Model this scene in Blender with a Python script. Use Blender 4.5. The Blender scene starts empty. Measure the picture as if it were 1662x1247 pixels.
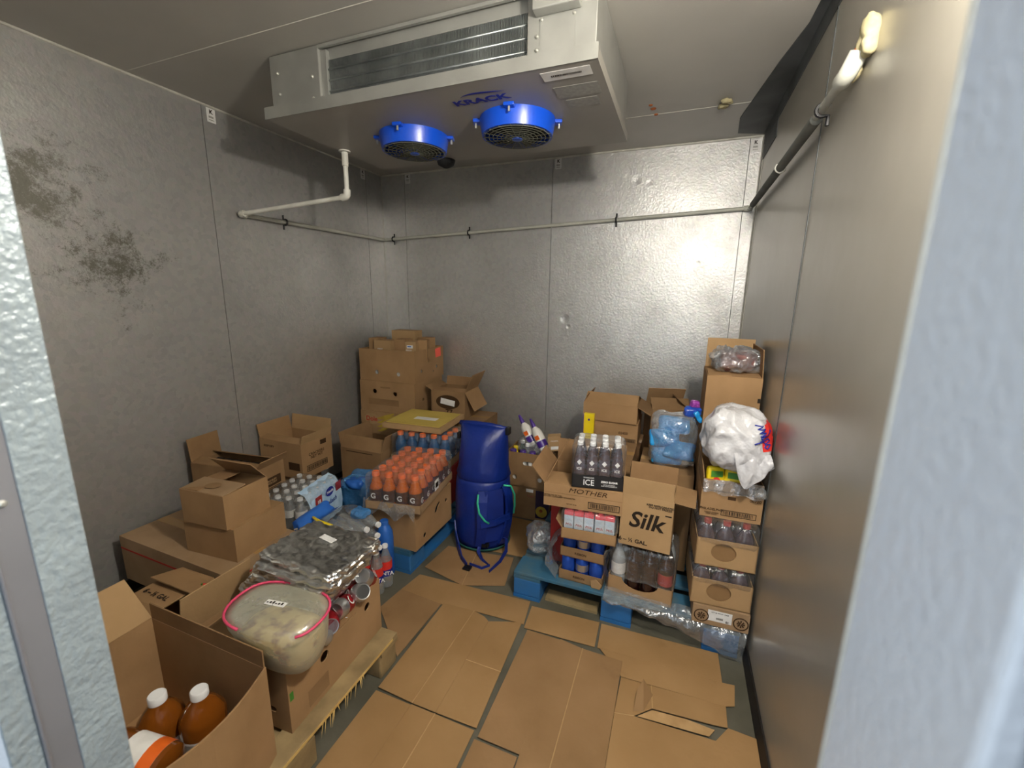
import bpy, bmesh, math, random
from mathutils import Vector, Matrix, Euler, noise
random.seed(4)
PI = math.pi
SC = bpy.context.scene
COL = SC.collection

# ------------------------------------------------------------------ camera, world, light, exposure
CAM_H = 1.5
cam_data = bpy.data.cameras.new('camera')
cam = bpy.data.objects.new('camera', cam_data); COL.objects.link(cam)
cam_data.sensor_fit = 'HORIZONTAL'; cam_data.sensor_width = 36.0
cam_data.lens = 36.0 * 688.8 / 1662.0
cam_data.clip_start = 0.01; cam_data.clip_end = 60
def cam_matrix(yaw, pitch, roll):
    f = Vector((math.sin(yaw)*math.cos(pitch), math.cos(yaw)*math.cos(pitch), math.sin(pitch)))
    r = Vector((math.cos(yaw), -math.sin(yaw), 0)); u = r.cross(f)
    c, s = math.cos(roll), math.sin(roll)
    r2 = c*r + s*u; u2 = -s*r + c*u
    m = Matrix((r2, u2, -f)).transposed().to_4x4()
    m.translation = (0, 0, CAM_H); return m
cam.matrix_world = cam_matrix(*[math.radians(a) for a in (-21.27, -11.76, .78)])
cam_data.dof.use_dof = True; cam_data.dof.focus_distance = 2.0; cam_data.dof.aperture_fstop = 3.6
SC.camera = cam
W = bpy.data.worlds.new('daylight'); SC.world = W; W.use_nodes = True
W.node_tree.nodes['Background'].inputs[0].default_value = (.80, .90, 1.0, 1)
W.node_tree.nodes['Background'].inputs[1].default_value = .90
BULB_STRENGTH = 420.0
SC.view_settings.view_transform = 'Standard'; SC.view_settings.look = 'None'
SC.view_settings.exposure = 0.8; SC.view_settings.gamma = 1.0
SC.view_settings.use_curve_mapping = False
SC.cycles.transparent_max_bounces = 20

# ------------------------------------------------------------------ materials
def srgb(h):
    h = h.lstrip('#'); o = []
    for i in (0, 2, 4):
        c = int(h[i:i+2], 16)/255; o.append(c/12.92 if c <= .04045 else ((c+.055)/1.055)**2.4)
    return (*o, 1)
def nn(nt, t, **k):
    n = nt.nodes.new(t)
    for a, b in k.items(): setattr(n, a, b)
    return n
def mat(name, c1, c2=None, ns=6, rough=.6, metal=0, bump=0, bs=60, spec=.5, alpha=1, emit=0, coat=0, lo=.35, hi=.65, detail=4, rvar=0, bd=.004, scuff=None):
    m = bpy.data.materials.new(name); m.use_nodes = True; nt = m.node_tree; L = nt.links
    p = nt.nodes['Principled BSDF']; c1 = srgb(c1)
    p.inputs['Base Color'].default_value = c1; p.inputs['Roughness'].default_value = rough
    p.inputs['Metallic'].default_value = metal; p.inputs['Specular IOR Level'].default_value = spec
    p.inputs['Alpha'].default_value = alpha; p.inputs['Coat Weight'].default_value = coat
    tc = nn(nt, 'ShaderNodeTexCoord')
    if c2:
        n = nn(nt, 'ShaderNodeTexNoise'); n.inputs['Scale'].default_value = ns; n.inputs['Detail'].default_value = detail
        L.new(tc.outputs['Object'], n.inputs['Vector'])
        r = nn(nt, 'ShaderNodeValToRGB'); r.color_ramp.elements[0].position = lo; r.color_ramp.elements[1].position = hi
        r.color_ramp.elements[0].color = c1; r.color_ramp.elements[1].color = srgb(c2)
        L.new(n.outputs['Fac'], r.inputs['Fac']); L.new(r.outputs['Color'], p.inputs['Base Color'])
        if rvar:
            mr = nn(nt, 'ShaderNodeMapRange'); mr.inputs['From Min'].default_value = .3; mr.inputs['From Max'].default_value = .7
            mr.inputs['To Min'].default_value = rough - rvar; mr.inputs['To Max'].default_value = rough + rvar
            L.new(n.outputs['Fac'], mr.inputs['Value']); L.new(mr.outputs['Result'], p.inputs['Roughness'])
    if scuff:
        n = nn(nt, 'ShaderNodeTexNoise'); n.inputs['Scale'].default_value = 4.5; n.inputs['Detail'].default_value = 7; n.inputs['Roughness'].default_value = .6
        geo = nn(nt, 'ShaderNodeNewGeometry'); L.new(geo.outputs['Position'], n.inputs['Vector'])
        mr2 = nn(nt, 'ShaderNodeMapRange'); mr2.inputs['From Min'].default_value = .62; mr2.inputs['From Max'].default_value = .90; mr2.inputs['To Max'].default_value = .6; L.new(n.outputs['Fac'], mr2.inputs['Value'])
        mx2 = nn(nt, 'ShaderNodeMix', data_type='RGBA'); L.new(mr2.outputs['Result'], mx2.inputs['Factor']); L.new(r.outputs['Color'], mx2.inputs['A']); mx2.inputs['B'].default_value = srgb(scuff)
        L.new(mx2.outputs['Result'], p.inputs['Base Color'])
    if bump:
        n = nn(nt, 'ShaderNodeTexNoise'); n.inputs['Scale'].default_value = bs; n.inputs['Detail'].default_value = 3
        L.new(tc.outputs['Object'], n.inputs['Vector'])
        b = nn(nt, 'ShaderNodeBump'); b.inputs['Strength'].default_value = bump; b.inputs['Distance'].default_value = bd
        L.new(n.outputs['Fac'], b.inputs['Height']); L.new(b.outputs['Normal'], p.inputs['Normal'])
    if emit:
        p.inputs['Emission Color'].default_value = c1; p.inputs['Emission Strength'].default_value = emit
    return m
def film(name, tint, clear=.75, rough=.12, bump=.6, bs=25, milky=.5):
    """Thin clear plastic: mostly lets light through, the rest shines or is milky."""
    m = bpy.data.materials.new(name); m.use_nodes = True; nt = m.node_tree; L = nt.links
    nt.nodes.remove(nt.nodes['Principled BSDF']); out = nt.nodes['Material Output']
    tr = nn(nt, 'ShaderNodeBsdfTransparent'); tr.inputs[0].default_value = (.97, .97, .97, 1)
    gl = nn(nt, 'ShaderNodeBsdfGlossy'); gl.inputs['Roughness'].default_value = rough; gl.inputs[0].default_value = (.9, .9, .9, 1)
    df = nn(nt, 'ShaderNodeBsdfDiffuse'); df.inputs[0].default_value = srgb(tint)
    m1 = nn(nt, 'ShaderNodeMixShader'); m1.inputs[0].default_value = milky
    L.new(gl.outputs[0], m1.inputs[1]); L.new(df.outputs[0], m1.inputs[2])
    lw = nn(nt, 'ShaderNodeLayerWeight'); lw.inputs[0].default_value = .35
    mr = nn(nt, 'ShaderNodeMapRange'); mr.inputs['To Min'].default_value = 1-clear; mr.inputs['To Max'].default_value = min(1, 1-clear+.45)
    L.new(lw.outputs['Facing'], mr.inputs['Value'])
    m2 = nn(nt, 'ShaderNodeMixShader'); L.new(mr.outputs['Result'], m2.inputs[0])
    L.new(tr.outputs[0], m2.inputs[1]); L.new(m1.outputs[0], m2.inputs[2]); L.new(m2.outputs[0], out.inputs[0])
    tc = nn(nt, 'ShaderNodeTexCoord'); n = nn(nt, 'ShaderNodeTexNoise'); n.inputs['Scale'].default_value = bs; n.inputs['Detail'].default_value = 3
    L.new(tc.outputs['Object'], n.inputs['Vector'])
    b = nn(nt, 'ShaderNodeBump'); b.inputs['Strength'].default_value = bump; b.inputs['Distance'].default_value = .02
    L.new(n.outputs['Fac'], b.inputs['Height'])
    for s in (gl, df, lw): L.new(b.outputs['Normal'], s.inputs['Normal'])
    return m
def steel_wall(name, base, dark, rough, metal, stain=None, stuc=.25, dents=()):
    """Embossed galvanised sheet: fine stucco relief, blotchy zinc, optional stain patch, pushed-in dents (world positions)."""
    m = bpy.data.materials.new(name); m.use_nodes = True; nt = m.node_tree; L = nt.links
    p = nt.nodes['Principled BSDF']; p.inputs['Metallic'].default_value = metal
    geo = nn(nt, 'ShaderNodeNewGeometry'); pos = geo.outputs['Position']
    n = nn(nt, 'ShaderNodeTexNoise'); n.inputs['Scale'].default_value = 2.2; n.inputs['Detail'].default_value = 6; L.new(pos, n.inputs['Vector'])
    r = nn(nt, 'ShaderNodeValToRGB'); r.color_ramp.elements[0].position = .3; r.color_ramp.elements[1].position = .7
    r.color_ramp.elements[0].color = srgb(dark); r.color_ramp.elements[1].color = srgb(base); L.new(n.outputs['Fac'], r.inputs['Fac'])
    v = nn(nt, 'ShaderNodeTexVoronoi'); v.inputs['Scale'].default_value = 42; L.new(pos, v.inputs['Vector'])
    mx = nn(nt, 'ShaderNodeMix', data_type='RGBA', blend_type='OVERLAY'); mx.inputs['Factor'].default_value = .09
    L.new(r.outputs['Color'], mx.inputs['A']); L.new(v.outputs['Color'], mx.inputs['B'])
    hs = nn(nt, 'ShaderNodeHueSaturation'); hs.inputs['Saturation'].default_value = .25; L.new(mx.outputs['Result'], hs.inputs['Color'])
    col = hs.outputs['Color']
    mr = nn(nt, 'ShaderNodeMapRange'); mr.inputs['From Min'].default_value = .3; mr.inputs['From Max'].default_value = .7
    mr.inputs['To Min'].default_value = rough+.06; mr.inputs['To Max'].default_value = rough-.06
    L.new(n.outputs['Fac'], mr.inputs['Value']); L.new(mr.outputs['Result'], p.inputs['Roughness'])
    if stain:
        total = None
        for (c, rad, thr, dc) in stain:
            d = nn(nt, 'ShaderNodeVectorMath', operation='DISTANCE'); L.new(pos, d.inputs[0]); d.inputs[1].default_value = c
            f1 = nn(nt, 'ShaderNodeMapRange'); f1.inputs['From Min'].default_value = rad; f1.inputs['From Max'].default_value = rad*.2
            f1.inputs['To Min'].default_value = 0; f1.inputs['To Max'].default_value = .22; L.new(d.outputs['Value'], f1.inputs['Value'])
            n2 = nn(nt, 'ShaderNodeTexNoise'); n2.inputs['Scale'].default_value = 5.5; n2.inputs['Detail'].default_value = 7; n2.inputs['Roughness'].default_value = .90; L.new(pos, n2.inputs['Vector'])
            ad = nn(nt, 'ShaderNodeMath', operation='ADD'); L.new(n2.outputs['Fac'], ad.inputs[0]); L.new(f1.outputs['Result'], ad.inputs[1])
            st = nn(nt, 'ShaderNodeMapRange'); st.inputs['From Min'].default_value = thr; st.inputs['From Max'].default_value = thr+.11; L.new(ad.outputs[0], st.inputs['Value'])
            mm = nn(nt, 'ShaderNodeMix', data_type='RGBA'); L.new(st.outputs['Result'], mm.inputs['Factor']); L.new(col, mm.inputs['A']); mm.inputs['B'].default_value = srgb(dc)
            col = mm.outputs['Result']
            me = nn(nt, 'ShaderNodeMapRange'); me.inputs['To Min'].default_value = metal; me.inputs['To Max'].default_value = .2
            L.new(st.outputs['Result'], me.inputs['Value'])
            if total is None: L.new(me.outputs['Result'], p.inputs['Metallic']); total = 1
    L.new(col, p.inputs['Base Color'])
    n3 = nn(nt, 'ShaderNodeTexNoise'); n3.inputs['Scale'].default_value = 75; n3.inputs['Detail'].default_value = 2; L.new(pos, n3.inputs['Vector'])
    b = nn(nt, 'ShaderNodeBump'); b.inputs['Strength'].default_value = stuc; b.inputs['Distance'].default_value = .003; L.new(n3.outputs['Fac'], b.inputs['Height'])
    n4 = nn(nt, 'ShaderNodeTexNoise'); n4.inputs['Scale'].default_value = 1.7; n4.inputs['Detail'].default_value = 1; L.new(pos, n4.inputs['Vector'])
    b2 = nn(nt, 'ShaderNodeBump'); b2.inputs['Strength'].default_value = .18; b2.inputs['Distance'].default_value = .03; L.new(n4.outputs['Fac'], b2.inputs['Height']); L.new(b.outputs['Normal'], b2.inputs['Normal'])
    last = b2
    for (c, rad, dep) in dents:
        d = nn(nt, 'ShaderNodeVectorMath', operation='DISTANCE'); L.new(pos, d.inputs[0]); d.inputs[1].default_value = c
        f1 = nn(nt, 'ShaderNodeMapRange', interpolation_type='SMOOTHSTEP'); f1.inputs['From Min'].default_value = 0; f1.inputs['From Max'].default_value = rad
        L.new(d.outputs['Value'], f1.inputs['Value'])
        b3 = nn(nt, 'ShaderNodeBump'); b3.inputs['Strength'].default_value = 1; b3.inputs['Distance'].default_value = dep
        L.new(f1.outputs['Result'], b3.inputs['Height']); L.new(last.outputs['Normal'], b3.inputs['Normal']); last = b3
    L.new(last.outputs['Normal'], p.inputs['Normal'])
    return m

M = dict(
    cb=mat('cardboard', '#957653', '#a4835e', 5, .85, bump=.12, bs=90, spec=.2),
    cb2=mat('cardboard_pale', '#a3855f', '#af9069', 5, .85, bump=.12, bs=90, spec=.2),
    cb3=mat('cardboard_dull', '#846849', '#927452', 6, .88, bump=.12, bs=90, spec=.2),
    cb4=mat('cardboard_greyed', '#94795a', '#a3886a', 6, .88, bump=.12, bs=90, spec=.2),
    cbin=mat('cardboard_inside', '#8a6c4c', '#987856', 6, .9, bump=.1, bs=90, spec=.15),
    floorcb=mat('cardboard_trodden', '#917149', '#a07f56', 3, .8, bump=.15, bs=60, spec=.25, detail=8, scuff='#5c452c'),
    floorcb2=mat('cardboard_trodden_brown', '#876946', '#977753', 3.5, .8, bump=.15, bs=60, spec=.25, detail=8, scuff='#4e3c28'),
    crease=mat('cardboard_crease', '#a8875c', '#b69569', 20, .85, spec=.2),
    white=mat('white_paper', '#e8e8e6', '#dcdcda', 30, .7),
    print_black=mat('black_print', '#2a221b', rough=.8, spec=.2),
    print_brown=mat('brown_print', '#3f2c1a', rough=.85, spec=.2),
    print_red=mat('red_print', '#b2342c', rough=.8, spec=.2),
    print_blue=mat('blue_print', '#1f2a90', rough=.6),
    print_white=mat('white_print', '#eeeeee', rough=.5),
    tape=mat('packing_tape', '#b08c5a', rough=.25, spec=.6),
    film=film('clear_film', '#c9cfd2', .90, .10, .8, 28, .25),
    film_thick=film('clear_film_heavy', '#c4ccd2', .70, .14, .9, 22, .45),
    bag_clear=film('clear_bag', '#b9bdc0', .64, .16, 1.0, 30, .5),
    zipfilm=film('zip_bag_film', '#cfceba', .62, .22, .4, 12, .65),
    pet=film('clear_bottle', '#cdd5d8', .62, .05, .2, 40, .45),
    petcap=mat('white_cap', '#e6e8ea', rough=.4),
    bluefilm=film('blue_film', '#3f8fd8', .35, .12, .9, 30, .75),
    paleblue=mat('pale_blue_film', '#a9cdec', '#bcd8f0', 12, .25, bump=.4, bs=30, coat=.3),
    steel=mat('galvanised_steel', '#a9aaa5', '#9a9b96', 5, .38, .45, bump=.1, bs=120),
    pan=mat('painted_pan', '#a09d96', '#97948c', 3, .45, .1, bump=.05, bs=120),
    coil=mat('coil_aluminium', '#9da3a4', '#7e8485', 9, .4, .8),
    coildark=mat('coil_gap', '#33383a', '#24282a', 9, .8),
    fanblue=mat('blue_plastic', '#0f4fd0', rough=.3, spec=.6),
    fandark=mat('fan_black', '#15171a', rough=.7),
    grille=mat('grille_wire', '#6a6c60', rough=.6, metal=.2),
    bolt=mat('zinc_bolt', '#c8c8c0', rough=.35, metal=.7),
    pvc=mat('pvc_pipe', '#c3c4ba', '#b2b3a9', 6, .45),
    pvcwhite=mat('pvc_white', '#e4e4dc', '#d2d2c8', 8, .4),
    pipegrey=mat('pipe_insulation', '#6e706c', '#7d7f7a', 8, .75),
    clip=mat('black_clip', '#191a1d', rough=.5),
    copper=mat('rusty_copper', '#8a4a24', '#a65e30', 40, .6, .4),
    foamy=mat('spray_foam', '#b3aa86', '#9c9370', 30, .9, bump=.6, bs=60),
    ceil=mat('ceiling_paint', '#a6a49d', '#aeaca5', 2, .45, .0, bump=.06, bs=150),
    rightw=mat('right_wall_paint', '#a8a499', '#a09c91', 1.6, .30, .3, bump=.35, bs=2.6, bd=.02),
    emboss=mat('embossed_white', '#929ea4', '#879298', 12, .3, .1, bump=.9, bs=110),
    jambw=mat('jamb_white', '#dde2e8', '#d6dbe1', 6, .35, .05, bump=.35, bs=130),
    jambg=mat('jamb_grey', '#8b8c92', '#83848a', 5, .4, .4),
    caulk=mat('caulk', '#c9c8bf', '#b4b3aa', 14, .7),
    darktrim=mat('dark_flashing', '#3c3f3e', '#55585a', 5, .6, .3),
    blackbase=mat('black_base', '#14110f', '#211c18', 10, .6),
    floor=mat('concrete_floor', '#4c4a3d', '#615e51', 4, .75, bump=.3, bs=30, detail=8),
    palblue=mat('blue_pallet_paint', '#2c5f7c', '#5c6a66', 7, .7, bump=.3, bs=40, lo=.45, hi=.75, detail=6),
    palblue2=mat('blue_pallet_block', '#1d66a8', '#2c6496', 9, .65, bump=.3, bs=40),
    wood=mat('pallet_wood', '#a08a62', '#7d6a49', 9, .8, bump=.4, bs=40),
    woodraw=mat('splintered_wood', '#d0b06c', '#bd9a58', 20, .8),
    orange=mat('orange_drink', '#c8661c', '#b85a18', 6, .18, coat=.4),
    orangecap=mat('orange_cap', '#f07030', rough=.4),
    labeldark=mat('dark_sleeve', '#4a2a1c', '#5a3422', 20, .35),
    bluedrink=mat('blue_drink', '#1c5f94', '#134a7c', 6, .15, coat=.5),
    dry=mat('dry_bag_blue', '#0d2a80', '#0b2470', 4, .42, bump=.35, bs=11, bd=.02, spec=.5),
    drydark=mat('dry_bag_strap', '#0a2270', '#0c2a80', 10, .6),
    mintdark=mat('base_green', '#1d5a52', rough=.6),
    mint=mat('mint_piping', '#35b790', rough=.6),
    black=mat('black_plastic', '#101114', rough=.45),
    foil=mat('aluminium_foil', '#e2e2e0', '#d4d4d2', 10, .30, 1.0, bump=.7, bs=26, bd=.010),
    canred=mat('red_can', '#a81d26', rough=.25, metal=.5, spec=.6),
    cansilver=mat('silver_can', '#c4c6c8', rough=.28, metal=.85),
    canblue=mat('blue_can', '#1c46a8', '#2858c0', 30, .28, .4),
    juice=mat('amber_juice', '#7d4512', '#6e3b0e', 6, .12, coat=.6),
    pink=mat('pink_zip', '#d8466c', rough=.5),
    food=mat('pasta_salad', '#cdb473', '#7a4a2c', 20, .6, lo=.48, hi=.62, detail=5, bump=.6, bs=40),
    grocery=mat('white_bag_plastic', '#c9c9cc', '#bfbfc3', 5, .3, bump=1.0, bs=16, bd=.02),
    brightred=mat('bright_red', '#d8332c', rough=.5),
    redbox=mat('red_board', '#9c1f1c', '#8a1a18', 8, .6),
    yellow=mat('yellow_pack', '#e8cf1c', '#dcc214', 8, .4, bump=.3, bs=20),
    green=mat('green_print', '#3f7f2a', rough=.5),
    purple=mat('purple_plastic', '#4b2c8c', '#3e2478', 8, .35),
    bottlewhite=mat('white_bottle', '#e4e2dc', '#dad8d2', 8, .35),
    greenglass=mat('green_bottle', '#2c5a34', '#24482c', 8, .15, coat=.4),
    envelope=mat('yellow_envelope', '#cdb45a', '#bfa64e', 5, .8, bump=.2, bs=30),
    cyan=mat('blue_packet', '#2a9ee0', '#1d7cc8', 12, .3, bump=.5, bs=30),
    navy=mat('navy_packet', '#1b3a9a', '#2a5cc0', 20, .3, bump=.4, bs=30),
    magenta=mat('magenta_packet', '#8e3f98', rough=.35),
    cola=mat('dark_soda', '#2a1210', '#1c0d0c', 6, .12, coat=.5),
    lemon=mat('clear_soda', '#a8b0b4', '#8e979c', 8, .12, coat=.5),
    grape=mat('dark_grape_drink', '#453c46', '#564a54', 8, .15, coat=.5),
    redlabel=mat('red_label', '#a83a3a', '#8c2e30', 10, .4),
    blackcard=mat('black_card', '#1c1b1c', rough=.5),
    pinkcap=mat('pink_top', '#d84a58', rough=.45),
    carton=mat('pale_blue_carton', '#bcd4e6', '#d8e2ea', 30, .4),
    pinksticker=mat('neon_pink_sticker', '#ff6a58', rough=.7),
    meat=mat('red_brown_contents', '#5a2f2e', '#8a6460', 18, .6),
    grey_label=mat('grey_warning_sticker', '#a3a39c', '#8e8e88', 60, .5),
    juicelabel=mat('orange_label', '#e0661c', rough=.45),
    waterblue=mat('blue_label', '#1d58b0', '#2a68c0', 12, .4),
    banana=mat('banana_print', '#b8a040', '#a8903a', 12, .85, spec=.2),
    darkprint=mat('dark_fruit_print', '#33283c', '#3c3040', 20, .85, spec=.2),
    jarlight=mat('lamp_glass', '#fff6e8', emit=BULB_STRENGTH),
)
M['wall_back'] = steel_wall('back_wall_sheet', '#cccbc4', '#bcbbb4', .45, .72, stuc=.5,
    dents=(((-.83, 3.235, 1.33), .045, .005), ((-.80, 3.235, 1.27), .022, .003), ((-.36, 3.235, 2.29), .04, .002), ((-.27, 3.235, 2.27), .03, .0015), ((.08, 3.235, 1.73), .025, .0015), ((.11, 3.235, 1.70), .02, .001), ((-1.03, 3.235, 1.55), .04, .001)))
M['wall_left'] = steel_wall('left_wall_sheet', '#b8b7b1', '#aaa9a3', .46, .6, stuc=.3,
    stain=(((-2.49, 1.02, 1.9), .50, .66, '#7a7970'), ((-2.49, 1.25, 1.62), .42, .67, '#78776d')))

# ------------------------------------------------------------------ mesh helpers
class MB:
    def __init__(s): s.v = []; s.f = []
    def add(s, vs, fs, mtx=None):
        o = len(s.v)
        s.v += [tuple(mtx @ Vector(p)) if mtx else tuple(p) for p in vs]; s.f += [tuple(i+o for i in f) for f in fs]; return s
    def box(s, x0, x1, y0, y1, z0, z1, mtx=None):
        vs = [(x, y, z) for z in (z0, z1) for y in (y0, y1) for x in (x0, x1)]
        return s.add(vs, [(0,2,3,1), (4,5,7,6), (0,1,5,4), (2,6,7,3), (0,4,6,2), (1,3,7,5)], mtx)
    def lathe(s, prof, n=16, mtx=None, cap=True):
        vs = [(r*math.cos(2*PI*k/n), r*math.sin(2*PI*k/n), z) for r, z in prof for k in range(n)]
        fs = [(i*n+k, i*n+(k+1) % n, (i+1)*n+(k+1) % n, (i+1)*n+k) for i in range(len(prof)-1) for k in range(n)]
        if cap: fs += [tuple(range(n-1, -1, -1)), tuple(range((len(prof)-1)*n, len(prof)*n))]
        return s.add(vs, fs, mtx)
    def tube(s, pts, r, n=8, closed=False, mtx=None):
        P = [Vector(p) for p in pts]; vs = []; m = len(P); up = None
        rr = r if isinstance(r, (list, tuple)) else [r]*m
        for i, p in enumerate(P):
            a = P[(i-1) % m] if (i or closed) else p; b = P[(i+1) % m] if (i < m-1 or closed) else p
            t = (b-a).normalized()
            if up is None: up = Vector((0, 0, 1)) if abs(t.z) < .9 else Vector((1, 0, 0))
            u = (up - t*up.dot(t)).normalized(); w = t.cross(u); up = u
            vs += [p + (u*math.cos(2*PI*k/n) + w*math.sin(2*PI*k/n))*rr[i] for k in range(n)]
        q = m if closed else m-1
        fs = [(i*n+k, i*n+(k+1) % n, ((i+1) % m)*n+(k+1) % n, ((i+1) % m)*n+k) for i in range(q) for k in range(n)]
        if not closed: fs += [tuple(range(n-1, -1, -1)), tuple(range((m-1)*n, m*n))]
        return s.add(vs, fs, mtx)
    def poly(s, pts, z0, z1, mtx=None):
        n = len(pts); vs = [(x, y, z0) for x, y in pts] + [(x, y, z1) for x, y in pts]
        return s.add(vs, [tuple(range(n-1, -1, -1)), tuple(range(n, 2*n))] + [(k, (k+1) % n, n+(k+1) % n, n+k) for k in range(n)], mtx)
    def plate(s, outline, holes, t, mtx=None):
        c = bpy.data.curves.new('tmp', 'CURVE'); c.dimensions = '2D'; c.fill_mode = 'BOTH'; c.extrude = t/2
        for pl in [outline]+list(holes):
            sp = c.splines.new('POLY'); sp.points.add(len(pl)-1); sp.use_cyclic_u = True
            for k, (x, y) in enumerate(pl): sp.points[k].co = (x, y, 0, 1)
        o = bpy.data.objects.new('tmp', c); me = bpy.data.meshes.new_from_object(o)
        s.add([v.co.copy() for v in me.vertices], [tuple(p.vertices) for p in me.polygons], mtx)
        bpy.data.objects.remove(o); bpy.data.curves.remove(c); bpy.data.meshes.remove(me); return s
    def mesh(s, name, m, smooth=False):
        me = bpy.data.meshes.new(name); me.from_pydata([tuple(v) for v in s.v], [], s.f); me.materials.append(m)
        bm = bmesh.new(); bm.from_mesh(me); bmesh.ops.recalc_face_normals(bm, faces=bm.faces); bm.to_mesh(me); bm.free()
        if smooth:
            me.polygons.foreach_set('use_smooth', [True]*len(me.polygons))
            if smooth == 'auto':
                try: me.set_sharp_from_angle(angle=math.radians(40))
                except Exception: pass
        return me
    def build(s, name, m, parent=None, loc=(0,0,0), rot=(0,0,0), smooth=False, bevel=0):
        o = bpy.data.objects.new(name, s.mesh(name, m, smooth)); COL.objects.link(o)
        o.parent = parent; o.location = loc; o.rotation_euler = rot
        if bevel:
            b = o.modifiers.new('bevel', 'BEVEL'); b.width = bevel; b.segments = 2; b.limit_method = 'ANGLE'
        return o
def inst(name, me, parent=None, loc=(0,0,0), rot=(0,0,0), scale=None):
    o = bpy.data.objects.new(name, me); COL.objects.link(o); o.parent = parent; o.location = loc; o.rotation_euler = rot
    if scale: o.scale = scale
    return o
def tag(o, label=None, cat=None, group=None, kind=None):
    if label: o['label'] = label
    if cat: o['category'] = cat
    if group: o['group'] = group
    if kind: o['kind'] = kind
    return o
def empty(name, loc=(0,0,0), rz=0, label=None, cat=None, group=None, rot=None):
    o = bpy.data.objects.new(name, None); COL.objects.link(o); o.empty_display_size = .1
    o.location = loc; o.rotation_euler = rot or (0, 0, rz); return tag(o, label, cat, group)
def copy_tree(o, parent=None):
    c = o.copy(); COL.objects.link(c); c.parent = parent
    for ch in list(o.children): copy_tree(ch, c)
    return c
def circ(cx, cy, r, n=14, ry=None): return [(cx+r*math.cos(2*PI*k/n), cy+(ry or r)*math.sin(2*PI*k/n)) for k in range(n)]
def slot(cx, cy, w, h, n=6):
    r = h/2; p = []
    for k in range(n+1): a = -PI/2+PI*k/n; p.append((cx+w/2-r+r*math.cos(a), cy+r*math.sin(a)))
    for k in range(n+1): a = PI/2+PI*k/n; p.append((cx-w/2+r+r*math.cos(a), cy+r*math.sin(a)))
    return p
def shell(dim, r, n=10, amp=.0, sc=10, seed=0, fold=0, taper=0):
    """Rounded block surface with wrinkles, centred on x and y, standing on z = 0."""
    bm = bmesh.new(); bmesh.ops.create_cube(bm, size=2); bmesh.ops.subdivide_edges(bm, edges=bm.edges, cuts=n, use_grid_fill=True)
    hx, hy, hz = [d/2 for d in dim]; mb = MB()
    for v in bm.verts:
        p = Vector((v.co.x*hx, v.co.y*hy, v.co.z*hz))
        c = Vector((max(-hx+r, min(hx-r, p.x)), max(-hy+r, min(hy-r, p.y)), max(-hz+r, min(hz-r, p.z))))
        d = p-c; d = d.normalized() if d.length > 1e-9 else Vector((0, 0, 0))
        q = c + d*r
        nd = d if d.length else Vector((0,0,0))
        if amp:
            k = Vector((seed*3.1, seed*7.7, seed*1.3)); w = noise.noise(q*sc+k) + .5*noise.noise(q*sc*2.3+k)
            if fold: w += fold*(abs(noise.noise(q*sc*1.4+k*2))*-2+.4)
            q = q + nd*amp*w
        if taper: f = 1-taper*(q.z/hz*.5+.5); q.x *= f; q.y *= f
        q.z += hz; mb.v.append(tuple(q))
    bm.verts.index_update()
    mb.f = [tuple(v.index for v in f.verts) for f in bm.faces]; bm.free(); return mb
TXT = {}
def text_mesh(txt, size, m, bold=0, shear=0, sx=1, ext=.0003):
    key = (txt, size, m.name, bold, shear, sx)
    if key in TXT: return TXT[key]
    c = bpy.data.curves.new('lettering', 'FONT'); c.body = txt; c.size = size; c.align_x = 'CENTER'; c.align_y = 'CENTER'
    c.offset = bold*size; c.shear = shear; c.extrude = ext; c.resolution_u = 3; c.space_line = .85
    o = bpy.data.objects.new('tmp', c); me = bpy.data.meshes.new_from_object(o)
    if sx != 1: me.transform(Matrix.Diagonal((sx, 1, 1, 1)))
    bpy.data.objects.remove(o); bpy.data.curves.remove(c); me.materials.clear(); me.materials.append(m); me.name = 'lettering'
    TXT[key] = me; return me
FACE = {'y0': lambda u, v, a, b, e: ((u, -e, v), (PI/2, 0, 0)),
        'x0': lambda u, v, a, b, e: ((-e, b-u, v), (PI/2, 0, -PI/2)),
        'x1': lambda u, v, a, b, e: ((a+e, u, v), (PI/2, 0, PI/2)),
        'top': lambda u, v, a, b, e: ((u, v, e), (0, 0, 0))}
def letter(parent, face, txt, u, v, size, m='print_black', a=0, b=0, e=.0012, bold=0, shear=0, rz=0, sx=1, name='lettering'):
    loc, rot = FACE[face](u, v, a, b, e); o = inst(name, text_mesh(txt, size, M[m], bold, shear, sx), parent, loc)
    o.rotation_euler = (Euler(rot).to_matrix() @ Matrix.Rotation(rz, 3, 'Z')).to_euler(); return o
def decal(parent, face, u, v, w, h, m='white', a=0, b=0, e=.0008, name='sticker', rz=0, pts=None):
    loc, rot = FACE[face](u, v, a, b, e); mb = MB()
    if pts: mb.poly(pts, -.0003, .0003)
    else: mb.box(-w/2, w/2, -h/2, h/2, -.0003, .0003)
    o = mb.build(name, M[m], parent, loc); o.rotation_euler = (Euler(rot).to_matrix() @ Matrix.Rotation(rz, 3, 'Z')).to_euler(); return o
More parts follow.
